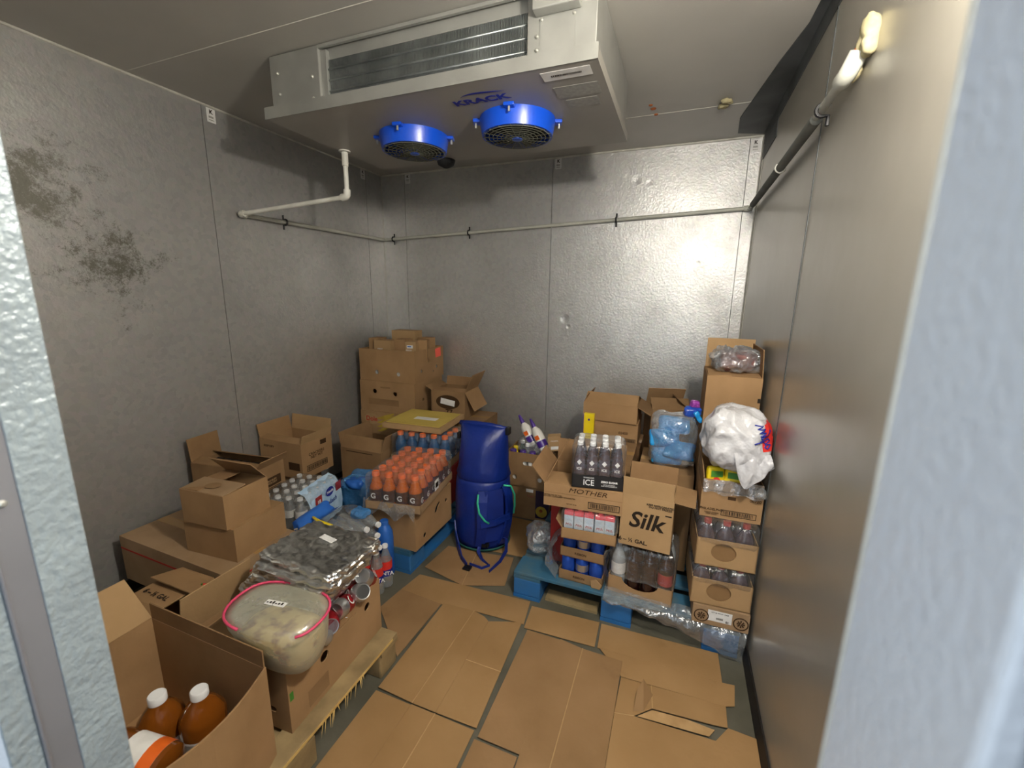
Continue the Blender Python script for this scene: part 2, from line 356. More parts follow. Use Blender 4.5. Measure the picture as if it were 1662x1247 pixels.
def barcode(parent, face, u, v, w, h, m='print_black', a=0, b=0, seed=1, frame=True):
    rnd = random.Random(seed); mb = MB(); x = -w/2+w*.06
    while x < w/2-w*.08:
        k = rnd.choice((.012, .02, .03))*w; mb.box(x, x+k, -h*.32, h*.32, -.0003, .0003); x += k+rnd.choice((.015, .025))*w
    if frame:
        t = h*.09
        for q in ((-w/2, w/2, h/2-t, h/2), (-w/2, w/2, -h/2, -h/2+t), (-w/2, -w/2+t, -h/2, h/2), (w/2-t, w/2, -h/2, h/2)): mb.box(*q, -.0003, .0003)
    loc, rot = FACE[face](u, v, a, b, .0012); return mb.build('barcode', M[m], parent, loc, rot)
T = .005
def flap(parent, side, a, b, h, ln, ang, m, inset=.004, notch=0, name='flap'):
    """Box flap hinged on the top edge of a side; 0 stands up, positive leans out, negative folds in."""
    w = b if side[0] == 'x' else a
    pts = [(inset, 0), (w-inset, 0), (w-inset-notch, ln), (inset+notch, ln)]
    mb = MB(); mb.poly(pts, -T*.4, T*.4)
    o = mb.build(name, M[m], parent); A = math.radians(ang)
    if side == 'y0': R_ = Matrix.Rotation(PI/2+A, 4, 'X'); Tm = Matrix.Translation((0, T/2, h))
    elif side == 'y1': R_ = Matrix.Rotation(PI, 4, 'Z') @ Matrix.Rotation(PI/2+A, 4, 'X'); Tm = Matrix.Translation((a, b-T/2, h))
    elif side == 'x0': R_ = Matrix.Rotation(-PI/2, 4, 'Z') @ Matrix.Rotation(PI/2+A, 4, 'X'); Tm = Matrix.Translation((T/2, b, h))
    else: R_ = Matrix.Rotation(PI/2, 4, 'Z') @ Matrix.Rotation(PI/2+A, 4, 'X'); Tm = Matrix.Translation((a-T/2, 0, h))
    mm = Tm @ R_; o.location = mm.to_translation(); o.rotation_euler = mm.to_euler(); return o
def carton(name, O, yaw, a, b, h, m, label, cat='box', closed=False, flaps=(), holes=None, group=None, tape=True, bulge=0, seam='x'):
    """O = near bottom corner (x, y, z); a runs along local x, b along local y; faces y0 and x0 look at the door."""
    root = empty(name, O, math.radians(yaw), label, cat, group); holes = holes or {}; mb = MB()
    mb.box(T, a-T, T, b-T, 0, T)
    for side in ('y0', 'y1', 'x0', 'x1'):
        w = a if side[0] == 'y' else b
        mt = {'y0': Matrix.Translation((0, T/2, 0)) @ Matrix.Rotation(PI/2, 4, 'X'),
              'y1': Matrix.Translation((a, b-T/2, 0)) @ Matrix.Rotation(PI, 4, 'Z') @ Matrix.Rotation(PI/2, 4, 'X'),
              'x0': Matrix.Translation((T/2, b-T*.0, 0)) @ Matrix.Rotation(-PI/2, 4, 'Z') @ Matrix.Rotation(PI/2, 4, 'X'),
              'x1': Matrix.Translation((a-T/2, 0, 0)) @ Matrix.Rotation(PI/2, 4, 'Z') @ Matrix.Rotation(PI/2, 4, 'X')}[side]
        e = T if side[0] == 'x' else 0
        if side == 'y0' and bulge:
            n = 12; pts = []
            for k in range(n+1): x = a*k/n; pts.append((x, -bulge*math.sin(PI*k/n)))
            ring = pts + [(x, y+T) for x, y in reversed(pts)]; mb.poly(ring, 0, h); continue
        if side in holes: mb.plate([(e, 0), (w-e, 0), (w-e, h), (e, h)], holes[side], T, mt)
        else: mb.box(e, w-e, 0, h, -T/2, T/2, mt)
    mb.build('body', M[m], root)
    if closed:
        g = .0012
        if seam == 'x':
            MB().box(0, a, 0, b/2-g, h, h+.003).build('top_flap', M[m], root); MB().box(0, a, b/2+g, b, h, h+.003).build('top_flap', M[m], root)
            if tape: MB().box(-.0006, a+.0006, b/2-.025, b/2+.025, h+.003, h+.0035).build('tape', M['tape'], root)
        else:
            MB().box(0, a/2-g, 0, b, h, h+.003).build('top_flap', M[m], root); MB().box(a/2+g, a, 0, b, h, h+.003).build('top_flap', M[m], root)
            if tape: MB().box(a/2-.025, a/2+.025, -.0006, b+.0006, h+.003, h+.0035).build('tape', M['tape'], root)
    for fl in flaps: flap(root, fl[0], a, b, h, fl[1], fl[2], fl[3] if len(fl) > 3 else m)
    return root

# ------------------------------------------------------------------ room shell
XL, XR, YB, YF, H = -2.488, .385, 3.235, .255, 2.49
floor = MB().box(XL-.12, XR+.12, -1.6, YB+.12, -.06, 0).build('floor', M['floor']); tag(floor, 'grey concrete floor of the walk-in cooler', kind='structure')
def struct(name, o): tag(o, kind='structure'); o.name = name; return o
wb = struct('wall_back', MB().box(XL-.12, XR+.12, YB+.012, YB+.12, 0, H+.1).build('wall_back', M['darktrim']))
G = .0018
for x0, x1 in ((XL, -2.255), (-2.255, -.96), (-.96, .313), (.313, XR)): MB().box(x0+G, x1-G, YB, YB+.012, 0, H).build('panel', M['wall_back'], wb)
wl = struct('wall_left', MB().box(XL-.12, XL-.012, -.02, YB+.012, 0, H+.1).build('wall_left', M['darktrim']))
for y0, y1 in ((YF, .48), (.48, 1.74), (1.74, 3.033), (3.033, YB)): MB().box(XL-.012, XL, y0+G, y1-G, 0, H).build('panel', M['wall_left'], wl)
wr = struct('wall_right', MB().box(XR+.012, XR+.12, .14, YB+.012, 0, H+.1).build('wall_right', M['darktrim']))
for y0, y1 in ((YF, 1.83), (1.83, 3.16), (3.16, YB)): MB().box(XR, XR+.012, y0+G, y1-G, 0.0, H).build('panel', M['rightw'], wr)
MB().tube([(XR-.001, 1.83, .07), (XR-.001, 1.83, 2.42)], .0022, 6).build('caulk_bead', M['darktrim'], wr)
MB().tube([(XR-.001, 3.16, .07), (XR-.001, 3.16, 2.42)], .003, 6).build('caulk_bead', M['caulk'], wr)
ce = struct('ceiling', MB().box(XL-.12, XR+.12, .14, YB+.12, H+.012, H+.1).build('ceiling', M['darktrim']))
for y0, y1 in ((.155, 1.40), (1.40, 2.70), (2.70, YB+.012)): MB().box(XL-.012, XR+.012, y0+G*.6, y1-G*.6, H, H+.012).build('panel', M['ceil'], ce)
MB().tube([(XL, 1.40, H), (XR, 1.40, H)], .0022, 6).build('caulk_bead', M['caulk'], ce)
MB().tube([(-.45, 2.70, H), (XR, 2.70, H)], .0022, 6).build('caulk_bead', M['caulk'], ce)
for (x, y, r) in ((-.23, 2.62, .016), (-.22, 2.70, .012), (-.24, 2.57, .011)): MB().lathe([(r, 0), (r*.8, -.004), (r*.3, -.006)], 10).build('rusty_screw', M['copper'], ce, (x, y, H))
# front wall with the doorway
DL, DR, DH, FO = -.67, .100, 2.05, .155
wf = struct('wall_front', MB().box(XL-.12, DL-.012, FO, YF, 0, H+.1).build('wall_front', M['jambw']))
MB().box(DR+.012, XR+.12, FO, YF, 0, H+.1).build('panel', M['jambw'], wf)
MB().box(DL-.012, DR+.012, FO, YF, DH, H+.1).build('panel', M['jambw'], wf)
jr = struct('trim_1', MB().box(DR, DR+.012, FO, YF, 0, DH).build('trim_1', M['jambw'], bevel=.003))
MB().tube([(DR+.001, YF+.001, .02), (DR+.001, YF+.001, 1.2), (DR, YF+.001, DH)], .0011, 6).build('sealant_line', M['caulk'], jr)
jl = struct('trim_2', MB().box(DL-.012, DL, .2085, YF, 0, DH).build('trim_2', M['emboss'], bevel=.001))
j2 = struct('trim_3', MB().box(DL-.012, DL-.002, .184, .2085, 0, DH).build('trim_3', M['jambg']))
MB().lathe([(.004, 0), (.004, .002), (.002, .004)], 12).build('bolt', M['bolt'], j2, (DL-.002, .195, 1.27), (0, PI/2, 0))
MB().tube([(DL-.002, .182, 0), (DL-.002, .182, DH)], .0022, 8).build('ridge', M['jambg'], j2)
struct('trim_4', MB().box(DL-.012, DL-.004, FO, .180, 0, DH).build('trim_4', M['emboss']))
dr_ = struct('door_1', MB().box(.125, .205, -.66, .135, .02, 2.05).build('door_1', M['jambg'], bevel=.006))
MB().tube([(.118, .146, .02), (.118, .146, 2.04)], .009, 8).build('door_gasket', M['jambg'], dr_)
# joints and edges
struct('trim_5', MB().tube([(XL+.002, YF, H-.003), (XL+.002, YB, H-.003)], .007, 8).build('trim_5', M['caulk']))
struct('trim_6', MB().tube([(XL, YB-.002, H-.004), (XR, YB-.002, H-.004)], .008, 8).build('trim_6', M['caulk']))
struct('trim_7', MB().tube([(XL+.001, YB-.001, 0), (XL+.001, YB-.001, H)], .004, 8).build('trim_7', M['caulk']))
struct('trim_8', MB().tube([(XR-.001, YB-.001, 0), (XR-.001, YB-.001, H)], .005, 8).build('trim_8', M['caulk']))
tr = struct('trim_9', MB().poly([(XR, .26), (XR, 3.2), (.23, 3.14), (.215, 2.9), (.25, 2.65), (.30, 2.3), (.345, 2.05), (.362, 1.5), (.37, .26)], H-.005, H-.0005).build('trim_9', M['darktrim']))
MB().box(XR-.004, XR-.0005, .26, 3.18, H-.075, H-.005).build('wall_strip', M['darktrim'], tr)
MB().box(XR-.003, XR-.0005, 2.75, 3.19, H-.16, H-.075).build('wall_strip', M['darktrim'], tr)
bb = struct('baseboard_right', MB().add([(XR, .256, 0), (XR-.014, .256, 0), (XR-.006, .256, .066), (XR, .256, .066), (XR, 3.23, 0), (XR-.014, 3.23, 0), (XR-.006, 3.23, .066), (XR, 3.23, .066)],
    [(0,1,2,3), (4,7,6,5), (0,4,5,1), (1,5,6,2), (2,6,7,3), (3,7,4,0)]).build('baseboard_right', M['blackbase']))
struct('baseboard_left', MB().box(XL, XL+.012, .26, 3.23, 0, .066).build('baseboard_left', M['blackbase']))

# lamp over the doorway: the only lamp of the place, behind the door frame as seen from the door
lamp = empty('wall_lamp', (.385, .62, 2.13), 0, 'jar lamp on the right wall beside the doorway, out of sight', 'lamp')
MB().lathe([(.045, 0), (.045, -.02), (.03, -.03), (.03, -.045)], 20).build('lamp_base', M['steel'], lamp, (0, 0, 0), (0, PI/2, 0), smooth='auto')
MB().lathe([(.030, 0), (.048, -.02), (.052, -.06), (.045, -.09), (.022, -.108)], 20).build('lamp_jar', M['jarlight'], lamp, (-.045, 0, 0), (0, PI/2, 0), smooth=True)

# ------------------------------------------------------------------ evaporator on the ceiling
ev = empty('ceiling_evaporator', (-1.03, 1.9, H), 0, 'grey cooling unit with two blue fans hung from the ceiling', 'cooling unit')
ex0, ex1, ey0, ey1, ez = -1.735+1.03, -.325+1.03, 1.535-1.9, 2.29-1.9, 2.245-H
def evp(name, mb, m, **k): return mb.build(name, M[m], ev, **k)
p_ = evp('drain_pan', MB().box(ex0-.025, ex1+.012, ey0-.022, ey1+.012, ez-.006, ez).box(ex0-.025, ex1+.012, ey0-.022, ey0-.019, ez-.006, ez+.038).box(ex0-.025, ex1+.012, ey1+.009, ey1+.012, ez, ez+.03).box(ex0-.025, ex0-.022, ey0-.02, ey1+.012, ez, ez+.03).box(ex1+.009, ex1+.012, ey0-.02, ey1+.012, ez, ez+.03), 'pan')
lip = evp('pan_lip', MB().box(ex0-.026, ex1+.013, ey0-.0245, ey0-.0225, ez-.007, ez+.040), 'steel')
evp('end_cap', MB().box(ex0, ex0+.27, ey0, ey1, ez+.002, -.004), 'steel', bevel=.003)
er = evp('end_cap', MB().box(ex1-.235, ex1, ey0, ey1, ez+.002, -.004), 'steel', bevel=.003)
MB().box(ex1-.205, ex1-.05, ey0-.045, ey0-.001, ez+.155, -.006).build('junction_box', M['steel'], ev, bevel=.004)
MB().box(ex1-.19, ex1-.07, ey0-.003, ey0-.0005, ez+.05, ez+.15).build('cover_plate', M['steel'], ev)
for (x, z) in ((ex0+.235, .05), (ex0+.235, .13), (ex0+.05, .09), (ex0+.045, .17), (ex1-.2, .06), (ex1-.2, .10), (ex1-.185, .145), (ex1-.075, .145)):
    MB().lathe([(.006, 0), (.006, .004), (.003, .007)], 8).build('bolt', M['bolt'], ev, (x, ey0-.001, ez+z), (PI/2, 0, 0))
cx0, cx1 = ex0+.27, ex1-.235
evp('top_rail', MB().box(cx0, cx1, ey0+.03, ey1, -.05, -.004).box(cx0, cx1, ey0, ey0+.012, -.016, -.004), 'steel')
evp('coil_back', MB().box(cx0, cx1, ey0+.13, ey0+.14, ez+.002, -.05), 'coildark')
evp('coil_bracket', MB().box(cx0, cx0+.03, ey0+.012, ey0+.05, ez+.002, -.02), 'steel')
fin = MB(); nf = 150
for k in range(nf):
    x = cx0+.035+(cx1-cx0-.04)*k/(nf-1); fin.box(x-.0016, x+.0016, ey0+.022, ey0+.13, ez+.008, -.055)
tag(evp('coil_fins', fin, 'coil'), kind='stuff')
for z in (.045, .085, .125, .165):
    evp('coil_tube', MB().tube([(cx0+.03, ey0+.022, ez+z-.01), (cx1, ey0+.022, ez+z-.01)], .0042, 8), 'coil', smooth=True)
fan_r = .148
def fan(x, y):
    R1, R0, hh = .152, .163, .066
    sh = MB().lathe([(R0, 0), (R0*.99, -.02), (R1, -hh), (R1-.012, -hh), (R0-.012, -.01), (R0-.012, 0), (R0, 0)], 40, cap=False).build('fan_shroud', M['fanblue'], ev, (x, y, ez-.006), smooth='auto')
    MB().lathe([(R1-.013, -.012), (.01, -.012), (.005, -.012)], 32).build('fan_well', M['fandark'], sh)
    for a in (20, 100, 200, 280):
        a = math.radians(a); mt = Matrix.Rotation(a, 4, 'Z')
        MB().box(R0-.012, R0+.028, -.022, .022, -.014, 0, mt).build('mounting_tab', M['fanblue'], sh, bevel=.004)
        MB().lathe([(.005, -.032), (.005, -.014), (.009, -.013)], 8, Matrix.Translation((math.cos(a)*(R0+.016), math.sin(a)*(R0+.016), 0))).build('bolt', M['bolt'], sh)
    g = MB()
    for k in range(1, 9): g.tube([(R1*.97*k/8.4*math.cos(t*2*PI/32), R1*.97*k/8.4*math.sin(t*2*PI/32), -hh-.002-.006*(1-k/8.4)) for t in range(32)], .0019, 4, closed=True)
    for k in range(18):
        a = 2*PI*k/18; g.tube([(.012*math.cos(a), .012*math.sin(a), -hh-.008), (R1*.97*math.cos(a), R1*.97*math.sin(a), -hh-.001)], .0019, 4)
    g.build('fan_grille', M['grille'], sh)
    MB().lathe([(.024, -hh-.005), (.022, -hh-.011), (.008, -hh-.013)], 14).build('hub', M['navy'], sh)
    for k in range(5):
        a = 2*PI*k/5; MB().add([(.02, -.015, -.045), (R1-.03, -.055, -.05), (R1-.03, .045, -.065), (.02, .015, -.06)], [(0, 1, 2, 3)], Matrix.Rotation(a, 4, 'Z')).build('fan_blade', M['fandark'], sh)
fan(-1.262+1.03, 1.905-1.9); fan(-.725+1.03, 1.885-1.9)
def under(parent, txt, x, y, size, m, **k):
    o = inst('lettering', text_mesh(txt, size, M[m], **k), parent, (x, y, ez-.0072), (PI, 0, 0)); return o
under(ev, 'KRACK', -.79+1.03, 1.655-1.9, .056, 'print_blue', bold=.035, sx=1.25)
sw = MB(); pts = [(-.09+.18*k/12, .014+.020*math.sin(PI*(k/12)**.7)) for k in range(13)]
sw.poly(pts+[(x, y-.012*math.sin(PI*k/12)) for k, (x, y) in reversed(list(enumerate(pts)))], -.0003, .0003)
sw.build('logo_swoosh', M['print_blue'], ev, (-.765+1.03, 1.625-1.9, ez-.0072), (PI, 0, 0))
st = MB().box(-.085, .085, -.03, .03, -.0004, .0004).build('sticker', M['white'], ev, (-.43+1.03, 1.572-1.9, ez-.0072))
barcode(st, 'top', 0, -.0, .12, .018, seed=5, frame=False).location.z = -.001
MB().box(-.08, .08, -.045, .045, -.0004, .0004).build('sticker', M['grey_label'], ev, (-.42+1.03, 1.70-1.9, ez-.0072))
MB().box(-.06, .06, -.035, .035, -.0004, .0004).build('sticker', M['grey_label'], ev, (-.42+1.03, 1.80-1.9, ez-.0072))
MB().lathe([(.055, 0), (.045, -.03), (.015, -.045)], 18).build('motor_cap', M['fandark'], ev, (-1.30+1.03, 2.27-1.9, ez), smooth=True)

# ------------------------------------------------------------------ drain pipe run around the walls
dp = empty('drain_pipe', (-1.73, 1.954, 2.2), 0, 'white plastic drain pipe from the cooling unit around the walls', 'pipe')
def P(*p): return [(x+1.73, y-1.954, z-2.2) for x, y, z in p]
def pp(name, pts, r, m='pvc', **k): return MB().tube(P(*pts), r, 12).build(name, M[m], dp, smooth='auto')
pp('flange', ((-1.73, 1.954, 2.239), (-1.73, 1.954, 2.233)), .03, 'pvcwhite')
pp('pipe', ((-1.73, 1.954, 2.237), (-1.73, 1.954, 2.03)), .0125, 'pvcwhite')
pp('coupling', ((-1.73, 1.954, 2.23), (-1.73, 1.954, 2.165)), .0165, 'pvcwhite')
def elbow(c, d1, d2, r=.019, m='pvcwhite', ln=.035):
    c, d1, d2 = Vector(c), Vector(d1).normalized(), Vector(d2).normalized(); pts = [c+d1*ln]
    for k in range(6):
        t = k/5; pts.append(c+d1*ln*.55*(1-t)**2+d2*ln*.55*t*t)
    pts.append(c+d2*ln); return MB().tube(P(*[tuple(p) for p in pts]), r, 12).build('elbow', M[m], dp, smooth='auto')
E1, E2, E3, E4 = Vector((-1.73, 1.954, 2.012)), Vector((-2.452, 1.87, 1.946)), Vector((-2.462, 3.208, 1.962)), Vector((.352, 3.205, 2.062))
elbow(E1, (0, 0, 1), E2-E1); elbow(E2, E1-E2, E3-E2); elbow(E3, E2-E3, E4-E3, .015, 'pvc'); elbow(E4, E3-E4, (0, -1, 0), .018, 'pvc')
pp('pipe', (E1, E2), .0125, 'pvcwhite'); pp('pipe', (E2, E3), .0125); pp('pipe', (E3, E4), .0125)
q = E3.lerp(E4, .27); pp('coupling', (q, q+(E4-E3).normalized()*.05), .0155)
E5 = Vector((.35, 1.47, 2.075))
pp('pipe', (E4, E4+Vector((0, -.3, 0)), E5), .0125); pp('pipe_insulation', (E4+Vector((0, -.12, 0)), (.35, 1.75, 2.065)), .0175, 'pipegrey')
elbow(E5, (0, 1, 0), (.3, -.3, .9), .022, 'pvc', .045)
pp('copper_stub', (E5+Vector((.01, -.015, .04)), (XR, 1.43, 2.17)), .011, 'copper')
def clip(c, axis, wall):
    c = Vector(c); w = Vector(wall); ax = Vector(axis); up = Vector((0, 0, 1)); pts = []
    for k in range(9): a = -PI/2+PI*k/8; pts.append(c+up*.0175*math.sin(a)+w*-.0175*math.cos(a))
    mb = MB(); mb.tube(P(*[tuple(c-up*.045+w*.016)]+[tuple(p) for p in [c-up*.0175+w*.016]+pts+[c+up*.0175+w*.016]]+[tuple(c+up*.045+w*.016)]), .006, 6)
    mb.build('pipe_clip', M['clip'], dp)
clip(E2.lerp(E3, .235), (0, 1, 0), (-1, 0, 0)); clip(E3.lerp(E4, .033), (1, 0, 0), (0, 1, 0)); clip(E3.lerp(E4, .292), (1, 0, 0), (0, 1, 0)); clip(E3.lerp(E4, .705), (1, 0, 0), (0, 1, 0)); clip((.35, 1.68, 2.066), (0, 1, 0), (1, 0, 0))
hk = MB().tube(P(*[(.35, 2.30+.0, 2.06-.0175+.02*0)] + [(.35-.021*math.sin(a), 2.28, 2.06-.021*math.cos(a)) for a in [PI*k/8 for k in range(-3, 7)]]), .003, 6).build('pipe_hook', M['pvcwhite'], dp)
fo = empty('spray_foam', (XR, 1.43, 2.145), 0, 'lump of yellowed spray foam sealing the pipe hole in the right wall', 'foam')
shell((.03, .055, .085), .014, 6, .012, 30, 3).build('foam_lump', M['foamy'], fo, (-.012, 0, -.05), smooth=True)
shell((.03, .04, .04), .012, 5, .01, 40, 6).build('foam_lump', M['foamy'], fo, (-.016, .06, -.075), smooth=True)
fc = empty('spray_foam', (.115, 2.66, H), 0, 'two small lumps of yellow foam stuck to the ceiling near the back wall', 'foam')
shell((.05, .04, .02), .009, 5, .01, 40, 8).build('foam_lump', M['foamy'], fc, (0, .02, -.02), smooth=True)
shell((.055, .035, .02), .009, 5, .01, 40, 9).build('foam_lump', M['foamy'], fc, (.01, -.03, -.02), smooth=True)
def ktag(loc, rz, label):
    t = MB().box(-.024, .024, -.0008, 0, -.07, 0).build('wall_tag', M['white'], None, loc, (0, 0, rz)); tag(t, label, 'tag', 'small white maker tags along the wall tops')
    inst('lettering', text_mesh('K', .028, M['print_black'], bold=.04), t, (0, -.0014, -.018), (PI/2, 0, 0))
    MB().box(-.014, .012, -.0012, -.0008, -.048, -.038).box(-.014, .015, -.0012, -.0008, -.060, -.056).build('small_print', M['grey_label'], t)
ktag((XL+.0006, 1.79, H-.012), PI/2, 'white tag high on the left wall beside the panel seam')
ktag((XL+.0006, 3.00, H-.012), PI/2, 'white tag on the left wall just before the back corner')
ktag((-2.22, YB-.0006, H-.012), 0, 'white tag on the back wall just right of the left corner')
ktag((-.92, YB-.0006, H-.012), 0, 'white tag on the back wall under the right blue fan')
ktag((.345, YB-.0006, H-.02), 0, 'white tag at the top right end of the back wall')

# ------------------------------------------------------------------ flattened cardboard on the floor
GF = 'flattened cardboard on the floor'
def sheet(label, panels, z, m='floorcb', lift=()):
    xs = [p[0] for pn in panels for p in pn]; ys = [p[1] for pn in panels for p in pn]; c = ((min(xs)+max(xs))/2, (min(ys)+max(ys))/2)
    r = empty('cardboard_sheet', (c[0], c[1], z), 0, label, 'cardboard', GF)
    for pn in panels:
        g = .0006; cx = sum(p[0] for p in pn)/len(pn); cy = sum(p[1] for p in pn)/len(pn)
        pts = []
        for x, y in pn:
            d = Vector((cx-x, cy-y)).normalized()*g*1.4; pts.append((x+d.x-c[0], y+d.y-c[1]))
        MB().poly(pts, 0, .0042).build('panel', M[m], r, bevel=.0012)
    ed = {}
    for pn in panels:
        for k in range(len(pn)):
            e = tuple(sorted((tuple(pn[k]), tuple(pn[(k+1) % len(pn)])))); ed[e] = ed.get(e, 0)+1
    for (p, q), n in ed.items():
        if n > 1: MB().tube([(p[0]-c[0], p[1]-c[1], .0034), (q[0]-c[0], q[1]-c[1], .0034)], .0022, 6).build('crease', M['crease'], r)
    return r
def rc(x0, x1, y0, y1): return [(x0, y0), (x1, y0), (x1, y1), (x0, y1)]
sheet('creased tan cardboard sheet beside the raw wooden pallet corner', [[(-.965, 1.093), (-.806, 1.087), (-.802, 1.6), (-.965, 1.59)], [(-.806, 1.087), (-.705, 1.088), (-.71, 1.565), (-.74, 1.585), (-.802, 1.6)], [(-.705, 1.088), (-.541, 1.092), (-.552, 1.335), (-.708, 1.335)], [(-.708, 1.335), (-.552, 1.335), (-.563, 1.615), (-.62, 1.60), (-.71, 1.565)]], .005)
sheet('cardboard sheet in the lower left foreground along the wooden pallet', [rc(-.965, -.806, .45, 1.082), rc(-.806, -.705, .45, 1.085), rc(-.705, -.546, .45, 1.085)], .003)
sheet('large cardboard sheet in the middle of the floor with a dark scuff', [rc(-.525, -.37, 1.066, 1.585), [(-.37, .55), (-.262, .55), (-.268, 1.575), (-.372, 1.59)], [(-.262, .55), (-.10, .55), (-.10, 1.574), (-.268, 1.575)]], .006, 'floorcb2')
sheet('narrow cardboard strip at the bottom centre of the picture', [rc(-.533, -.375, .5, 1.058)], .004, 'floorcb2')
sheet('small cardboard piece at the left front of the right blue pallet', [[(-.545, 1.592), (-.222, 1.605), (-.226, 1.757), (-.556, 1.738)]], .004)
sheet('wide cardboard strip along the front of the right blue pallet', [[(-.212, 1.606), (.282, 1.622), (.277, 1.772), (-.219, 1.752)], [(-.096, 1.498), (.283, 1.515), (.317, 1.529), (.327, 1.627), (.282, 1.622), (-.200, 1.606)]], .004)
tn = sheet('torn cardboard sheet in the lower right corner by the black base', [[(-.096, 1.492), (.02, 1.497), (.03, 1.40), (-.03, 1.345), (-.10, 1.33)], [(.02, 1.497), (.285, 1.512), (.284, 1.425), (.24, 1.418), (.03, 1.40)], [(-.10, 1.33), (-.03, 1.345), (.24, 1.36), (.284, 1.425), (.372, 1.42), (.366, .45), (-.10, .45)]], .008)
c0 = tn.location
MB().poly([(-.02-c0.x, 1.35-c0.y), (.22-c0.x, 1.368-c0.y), (.24-c0.x, 1.40-c0.y), (.15-c0.x, 1.405-c0.y), (.03-c0.x, 1.395-c0.y)], .0005, .002).build('torn_ply', M['crease'], tn)
MB().add([(-.035, 1.362, .005), (.0, 1.375, .004), (.028, 1.455, .006), (-.01, 1.475, .045), (-.03, 1.43, .03)], [(0, 1, 2, 3, 4)], Matrix.Translation((-c0.x, -c0.y, 0))).build('torn_flap', M['floorcb2'], tn)
sheet('cardboard sheet on the floor before the left blue pallet', [[(-1.22, 1.60), (-.96, 1.58), (-.81, 1.60), (-.552, 1.612), (-.572, 1.765), (-1.20, 1.735)]], .003)
sheet('cardboard piece under the foot of the cola bottles beside the can box', [[(-.985, 1.24), (-.975, 1.59), (-1.22, 1.615), (-1.24, 1.45)]], .002, 'floorcb2')
sheet('cardboard sheet under the straps of the blue backpack', [[(-1.21, 1.80), (-.945, 1.742), (-1.0, 2.04), (-1.19, 2.03)], [(-.945, 1.742), (-.735, 1.825), (-.78, 2.07), (-1.0, 2.04)]], .004, 'floorcb2')
sheet('cardboard sheet behind the blue backpack before the banana carton', [[(-.99, 2.08), (-.70, 2.10), (-.72, 2.5), (-1.0, 2.5)]], .002, 'floorcb')

# ------------------------------------------------------------------ pallets
def blue_pallet(loc, label):
    r = empty('blue_pallet', loc, 0, label, 'pallet', 'blue wooden pallets')
    Wd, Ln = 1.02, 1.22
    for y, w in ((0, .14), (.19, .10), (.36, .10), (.54, .14), (.75, .10), (.92, .10), (1.08, .14)):
        MB().box(0, Wd, y, y+w, .126, .144).build('deck_board', M['palblue'], r, bevel=.003)
    for x in (0, .44, .88): MB().box(x, x+.14, 0, Ln, .108, .126).build('stringer_board', M['palblue'], r)
    for x in (0, .44, .88):
        for y in (0, .54, 1.075): MB().box(x, x+.14, y, y+.145, .018, .108).build('block', M['palblue2'], r, bevel=.006)
        MB().box(x, x+.14, .0, Ln, 0, .018).build('bottom_board', M['palblue2'], r)
    MB().box(.16, .42, .03, .10, 0, .014).build('bottom_board', M['wood'], r)
    return r
blue_pallet((-.67, 1.78, 0), 'worn blue pallet on the right under cans, bottles and cartons')
blue_pallet((-2.27, 1.72, 0), 'blue pallet on the left under the orange drink pack')
wp = empty('wooden_pallet', (-2.19, .21, 0), 0, 'raw wood pallet with splintered edge under the can box, lower left', 'pallet')
for k in range(7):
    x = 1.22-.095-k*.1875; MB().box(x, x+.095, 0, 1.02, .122, .14).build('deck_board', M['wood'], wp, bevel=.003)
for y in (.0, .46, .92): MB().box(0, 1.22, y, y+.10, .104, .122).build('stringer_board', M['wood'], wp)
for y in (.0, .50, .92):
    for x in (.02, .56, 1.11): MB().box(x, x+.10, y, y+.10, 0, .104).build('block', M['wood'], wp, bevel=.006)
sp = MB(); rnd = random.Random(3)
for k in range(14):
    y = .62+.22*rnd.random(); l = .01+.05*rnd.random(); sp.add([(1.2195, y, .128), (1.2195, y+.006, .134), (1.228+.01*rnd.random(), y-l*.4, .128-l*.7)], [(0, 1, 2)])
tag(sp.build('splinters', M['woodraw'], wp), kind='stuff')
MB().box(1.2192, 1.2215, .05, .99, .126, .136).build('splintered_edge', M['woodraw'], wp)

# ------------------------------------------------------------------ bottles, cans and packs
def prof_bottle(h, r, neck=.0125, cap=.014, sh=.62, waist=True):
    p = [(r*.72, 0), (r*.97, h*.02), (r, h*.06)]
    if waist: p += [(r, h*.28), (r*.93, h*.31), (r*.93, h*.36), (r, h*.39)]
    p += [(r, h*sh), (r*.93, h*(sh+.06)), (r*.7, h*(sh+.16)), (neck*1.15, h*(sh+.27)), (neck, h*(sh+.30)), (neck, h*.985)]
    return p
def bottle_meshes(h, r, m, capm, neck=.0125, capr=.0155, caph=.02, n=14, **k):
    b = MB().lathe(prof_bottle(h-caph*.6, r, neck, **k), n).mesh('bottle', M[m], 'auto')
    c = MB().lathe([(capr, h-caph), (capr, h-.003), (capr*.9, h)], n).mesh('cap', M[capm], 'auto'); return b, c
def grid(root, meshes, nx, ny, px_, py_, x0, y0, z0, name='bottle', cname='cap', jit=.0015, label=None):
    rnd = random.Random(nx*31+ny); out = []
    for j in range(ny):
        for i in range(nx):
            o = inst(name, meshes[0], root, (x0+i*px_+rnd.uniform(-jit, jit), y0+j*py_+rnd.uniform(-jit, jit), z0), (0, 0, rnd.uniform(0, 6)))
            inst(cname, meshes[1], o)
            if label: inst('label', label, o)
            out.append(o)
    return out
